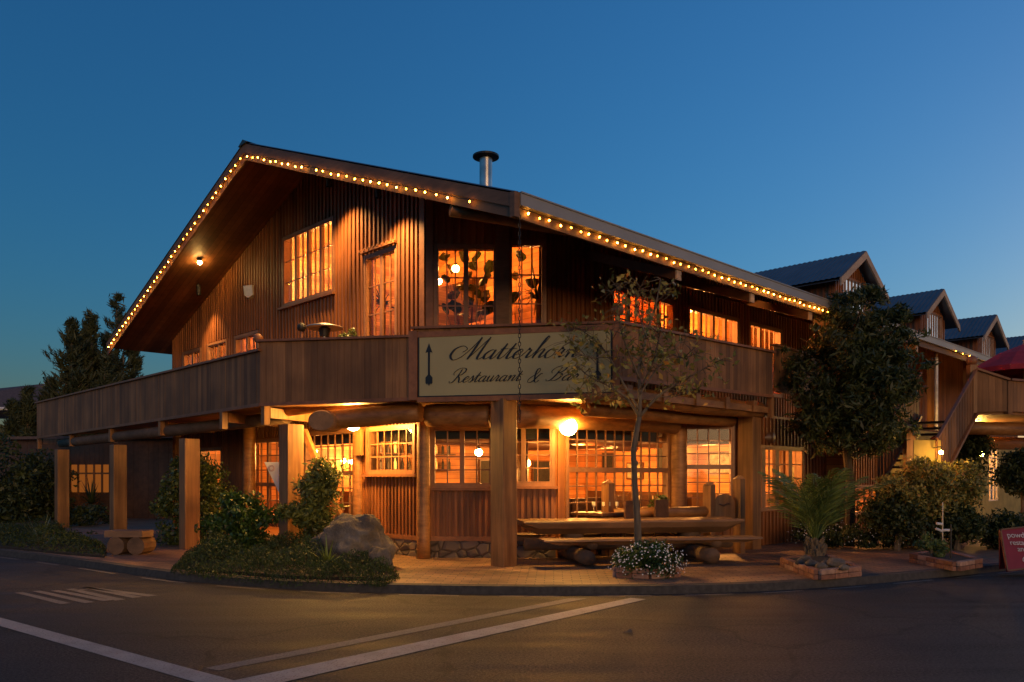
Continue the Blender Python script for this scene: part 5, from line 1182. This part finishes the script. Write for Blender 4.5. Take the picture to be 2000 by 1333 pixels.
# red sign board
def redboard():
    tl, tr = at(1953, 1034, 12.9), at(2075, 1020, 13.15); bl, br_ = at(1967, 1117, 12.55), at(2090, 1103, 12.8)
    t = thing('sandwich_board', (bl.x, bl.y, PZ), 'tilted dark red sandwich board with pale serif lettering at the right edge', 'sign'); ux = (tr - tl); uy = (bl - tl); nn = ux.cross(uy).normalized()
    if nn.y > 0: nn = -nn
    mb = MB(); mb.box(tl, ux, uy, -nn * .03); mb.build('panel', M['red'], t, bevel=.008)
    mb = MB()
    for o_, a_, b_ in ((tl, ux, uy.normalized() * .025), (bl - uy.normalized() * .025, ux, uy.normalized() * .025), (tl, ux.normalized() * .02, uy)): mb.box(o_ + nn * .001, a_, b_, nn * .012)
    mb.build('frame', M['fascia'], t); ex, ez = ux.normalized(), -uy.normalized(); H = uy.length
    for s, x, y, h in (('powder', .11, .22, .135), ('restaurant', .14, .40, .125), ('and bar', .26, .57, .125), ('OPEN', .30, .83, .14)):
        cu = bpy.data.curves.new('lettering', 'FONT'); cu.body = s; cu.size = h; cu.extrude = .002; cu.space_character = .95; cu.shear = .35 if s == 'OPEN' else 0
        tmp = bpy.data.objects.new('lettering_curve', cu); COL.objects.link(tmp); bpy.context.view_layer.update()
        me = bpy.data.meshes.new_from_object(tmp.evaluated_get(bpy.context.evaluated_depsgraph_get())); bpy.data.objects.remove(tmp)
        o = bpy.data.objects.new('lettering', me); COL.objects.link(o); me.materials.clear(); me.materials.append(M['pale']); o.parent = t
        P = tl + ex * x - ez * (y * H) + nn * .006 - Vector(t.location)
        o.matrix_local = Matrix(((ex.x, ez.x, nn.x, P.x), (ex.y, ez.y, nn.y, P.y), (ex.z, ez.z, nn.z, P.z), (0, 0, 0, 1)))
    mb = MB(); q = Vector((.10, .34, 0)); mb.box(tl + Vector((.02, .04, 0)), ux, uy + q, -nn * .025); mb.build('back_panel', M['red'], t)
redboard()
# ------------------------------------------------------------------ things on the balcony
p = at(634, 655, 14.9); t = thing('patio_heater', (p.x, p.y, 3.0), 'steel patio heater with a round dish hood behind the parapet', 'patio heater'); hz = at(634, 641, 14.9).z
mb = MB(); mb.lathe((p.x, p.y, hz), [(0, .1), (.1, .085), (.33, .02), (.345, 0), (.33, -.012), (0, .03)], 28); mb.build('reflector_hood', M['steel'], t, True)
mb = MB(); mb.lathe((p.x, p.y, hz - .16), [(0, 0), (.09, 0), (.11, .15), (.06, .18)], 16); mb.build('burner', M['blackmetal'], t); mb = MB(); mb.tube([(p.x, p.y, hz - .15), (p.x, p.y, 3.5)], .035, 10); mb.lathe((p.x, p.y, 3.0), [(.24, 0), (.24, .5), (.18, .56), (0, .57)], 18); mb.build('stand', M['steel'], t)
p = at(589, 640, 14.6); t = thing('parasol_arm', (p.x, p.y, 3.0), 'dark knob on a sloping brown pole end left of the patio heater', 'pole'); mb = MB(); mb.sphere(p, .085, 12, 8); mb.build('knob', M['blackmetal'], t); mb = MB(); mb.tube([p, (p.x, p.y, 3.0)], .03, 8); mb.build('pole', M['trim'], t)
p = at(685, 652, 14.4); bush('potted_plant', 'small leafy plant tops just right of the patio heater', 'plant', (p.x, p.y, 3.5), p - UP * .1, (.22, .15, .16), 12, 40, .09, .07, M['leaf_olive'], 101)
p = at(1206, 606, 12.72); t = thing('ball_finial', (p.x, p.y, 4.05), 'dark round ball on the parapet corner above the sign', 'finial'); mb = MB(); mb.sphere(p, .105, 18, 12); mb.build('ball', M['trim'], t, True); mb = MB(); mb.lathe((p.x, p.y, 4.04), [(.08, 0), (.05, .05), (.04, .1)], 12); mb.build('neck', M['trim'], t)
p = at(504, 661, 14.35); t = thing('ball_finial', (p.x, p.y, 4.0), 'dark round ball on the parapet step left of the heater', 'finial'); mb = MB(); mb.sphere(p, .085, 14, 9); mb.build('ball', M['trim'], t, True); mb = MB(); mb.tube([p, (p.x, p.y, 3.9)], .04, 8); mb.build('neck', M['trim'], t)
# rain chain at the roof corner
ct = loc(.08, -.06, ZE - .33); t = MB(); z = ct.z; k = 0
while z > 2.28:
    n0 = [Vector((math.cos(a) * .017, 0, math.sin(a) * .034)) for a in [i * math.pi / 4 for i in range(9)]]
    if k % 2: n0 = [Vector((0, v.x, v.z)) for v in n0]
    t.tube([Vector((ct.x, ct.y, z)) + v for v in n0], .0055, 5, False); z -= .056; k += 1
tag(t.build('rain_chain', M['blackmetal']), 'long thin chain hanging from the roof corner in front of the sign', 'chain')
mb = MB(); p = at(702, 865, 15.7); mb.cbox(p, .16, .08, .5, ROT - 1.57); tag(mb.build('meter_box', M['post']), 'small slatted box fixed on the log post under the left globe lamp', 'box')
# ------------------------------------------------------------------ things seen inside
def roundleaf(label, pts, stemb, seed):
    t = thing('indoor_plant', stemb, label, 'plant'); rg = random.Random(seed); mb = MB(); st = MB()
    for q, r in pts:
        n_ = Vector((rg.gauss(0, .9), -1, rg.gauss(0.3, .8))).normalized(); a = n_.orthogonal().normalized(); b = n_.cross(a); c0 = len(mb.v); mb.v.append(tuple(q + n_ * r * .15))
        for k in range(12):
            an = k * .5236; rr = r * (1 - .28 * math.exp(-((an - 3.6) ** 2) / .25) + .12 * math.cos(2 * an) + rg.uniform(-.04, .04)); mb.v.append(tuple(q + (a * math.cos(an) + b * math.sin(an) * .82) * rr - n_ * r * rg.uniform(-.1, .3)))
        mb.f += [(c0, c0 + 1 + k, c0 + 1 + (k + 1) % 12) for k in range(12)]; st.tube([Vector(stemb) + UP * .6, Vector(stemb).lerp(q, .6) + UP * .2, q], [.012, .008, .005], 4)
    mb.build('leaves', M['leaf_indoor'], t); st.build('stem', M['bark'], t)
    po = MB(); po.lathe(stemb, [(.14, 0), (.2, .35), (.18, .36), (0, .33)], 16); po.build('pot', M['terra'], t)
rg = random.Random(9); Yp = 15.2
pp = [(at(x, y, Yp + rg.uniform(-.2, .3)), rg.uniform(.11, .17)) for x, y in ((868, 500), (905, 500), (912, 540), (872, 545), (885, 575), (900, 560), (915, 590), (925, 520), (930, 500), (945, 545), (958, 520), (950, 580), (940, 610), (905, 615), (870, 605), (925, 560), (955, 600), (890, 600), (935, 575), (880, 525))]
roundleaf('large plant with round leaves filling the upper corner window', pp, (at(915, 700, Yp).x, Yp, 3.0), 4)
pp = [(at(x, y, 15.1), .13) for x, y in ((1015, 500), (1008, 540), (1005, 580))]; roundleaf('round-leaved plant at the left of the narrow upper window', pp, (at(1012, 700, 15.1).x, 15.1, 3.0), 5)
for px, py, Y, lb, sd in ((1050, 585, 15.3, 'spiky yucca in the narrow upper window', 6), (748, 600, 16.6, 'spiky yucca inside the tall double gable window', 7)):
    p = at(px, py, Y); t = spiky('yucca', lb, 'plant', p, 40, .75, .04, M['leaf_indoor'], sd); mb = MB(); mb.tube([p, (p.x, p.y, 3.3)], .04, 6); mb.lathe((p.x, p.y, 3.0), [(.13, 0), (.18, .32), (0, .3)], 12); mb.build('trunk', M['bark'], t)
def pic(f0, label, c, w, h, mat, n, kind='picture_frame', cat='picture'):
    t = thing(kind, c, label, cat); a = Vector((-n.y, n.x, 0)); mb = MB(); mb.box(c - a * w / 2 - UP * h / 2, a * w, UP * h, n * .03); mb.build('frame', M['furniture'], t); mb = MB(); mb.box(c - a * (w / 2 - .04) - UP * (h / 2 - .04) + n * .028, a * (w - .08), UP * (h - .08), n * .006); mb.build('picture', mat, t)
nu, nv = -EU, -EV
M['paint1'] = flat('paint1', (.35, .33, .2), .6, 0, .6, 9.0); M['board'] = flat('board', (.02, .02, .018), .6, 0, .5, 20.0)
pic(0, 'dark framed picture high on the plank wall in the big window', loc(11.46, 5.55, 2.15), .5, .85, M['board'], nu); pic(0, 'small landscape picture on the plank wall in the big window', loc(11.46, 3.75, 1.95), .75, .6, M['paint1'], nu)
pic(0, 'pale framed picture behind the window beside the right-hand post', loc(11.46, 1.9, 1.6), .5, .5, M['paint1'], nu); pic(0, 'chalkboard behind the left half of the front double window', loc(7.5, 8.55, 1.7), .8, .7, M['board'], nv, 'chalkboard', 'chalkboard'); pic(0, 'chalkboard behind the right half of the front double window', loc(9.6, 8.55, 1.65), .9, .8, M['board'], nv, 'chalkboard', 'chalkboard')
pic(0, 'dark picture on the wall behind the left full-height window', loc(4.2, 8.55, 2.0), .6, .6, M['board'], nv)
for v, z, w, h, m_, lb in ((2.75, 2.05, .4, .5, 'board', 'small dark square picture left of the landscape picture on the plank wall'), (6.6, 1.75, .6, .5, 'paint1', 'green-brown picture near the inner corner of the plank wall'), (7.6, 2.0, .45, .6, 'board', 'tall dark picture in the inner corner of the dining room'), (1.2, 2.1, .35, .5, 'board', 'narrow dark picture nearest the folding doors')):
    pic(0, lb, loc(11.46, v, z), w, h, M[m_], nu)
for u, z, lb in ((3.2, 1.75, 'lower bottle shelf behind the bar counter'), (3.2, 2.15, 'upper bottle shelf behind the bar counter')):
    p = loc(u + 1.6, 8.45, z); t = thing('bottle_shelf', p, lb + ' at the back of the room', 'shelf'); mb = MB(); mb.cbox(p, 2.6, .2, .03, ROT); mb.build('board', M['furniture'], t)
    for k in range(12): q = p + EU * (-1.2 + k * .215); mb = MB(); mb.lathe((q.x, q.y, z + .016), [(.036, 0), (.036, .17), (.013, .22), (.013, .28)], 8); mb.build('bottle', M['ink'] if k % 3 else M['nolamp'], t)
def dtable(u, v, label, k):
    p = loc(u, v); t = thing('dining_table', p + UP * .15, label, 'table', 'dining tables inside the restaurant'); mb = MB(); mb.cbox((p.x, p.y, .9), 1.5, .8, .05, ROT); mb.build('tabletop', M['furniture'], t)
    for a, b in ((-1, -1), (-1, 1), (1, -1), (1, 1)): q = p + EU * a * .65 + EV * b * .32; mb = MB(); mb.tube([(q.x, q.y, .15), (q.x, q.y, .88)], .04, 6); mb.build('leg', M['furniture'], t)
    for a in (-.45, .45):
        for b in (-1, 1):
            q = p + EU * a + EV * b * .62; c = thing('dining_chair', q + UP * .15, 'dark wooden dining chair at a table inside the restaurant', 'chair', 'dining chairs inside the restaurant'); mb = MB(); mb.cbox((q.x, q.y, .6), .42, .42, .04, ROT); mb.build('seat', M['furniture'], c); mb = MB(); r_ = q + EV * b * .2; mb.cbox((r_.x, r_.y, .95), .42, .035, .42, ROT); mb.build('backrest', M['furniture'], c)
            for i, j in ((-1, -1), (1, -1), (-1, 1), (1, 1)): s_ = q + EU * i * .18 + EV * j * .18; mb = MB(); mb.tube([(s_.x, s_.y, .15), (s_.x, s_.y, .6)], .02, 5); mb.build('leg', M['furniture'], c)
    gm = [(1.0,)]
    for i in range(5):
        q = p + EU * random.uniform(-.6, .6) + EV * random.uniform(-.3, .3); m_ = MB(); m_.lathe((q.x, q.y, .926), [(.035, 0), (.005, .01), (.005, .08), (.035, .12), (.033, .19)], 10); g_ = tag(m_.build('wine_glass', M['nolamp']), 'upturned wine glass set on a dining table inside the windows', 'glass', 'wine glasses on the dining tables')
for i, (u, v) in enumerate(((4.6, 2.0), (5.0, 3.6), (7.2, 2.6), (4.0, 5.4), (8.8, 4.2), (2.9, 6.6))): dtable(u, v, 'dark dining table laid with glasses inside the restaurant', i)
mb = MB(); p = loc(5.3, 8.0); mb.cbox((p.x, p.y, .7), 5.5, .5, 1.1, ROT); tag(mb.build('bar_counter', M['log']), 'long wooden bar counter behind the front double window', 'counter')
# stray leaf on the road
p = gnd(1228, 1237, .004); mb = MB(); mb.add([(p.x - .06, p.y, .006), (p.x - .01, p.y + .03, .02), (p.x + .06, p.y + .01, .008), (p.x, p.y - .03, .012)], [(0, 3, 2, 1)]); mb.extr([(p.x - .02, p.y, .008), (p.x + .03, p.y + .01, .012), (p.x + .01, p.y + .03, .03)], (.01, .01, .012)); tag(mb.build('fallen_leaf', M['bark']), 'pale curled leaf lying on the asphalt', 'leaf')
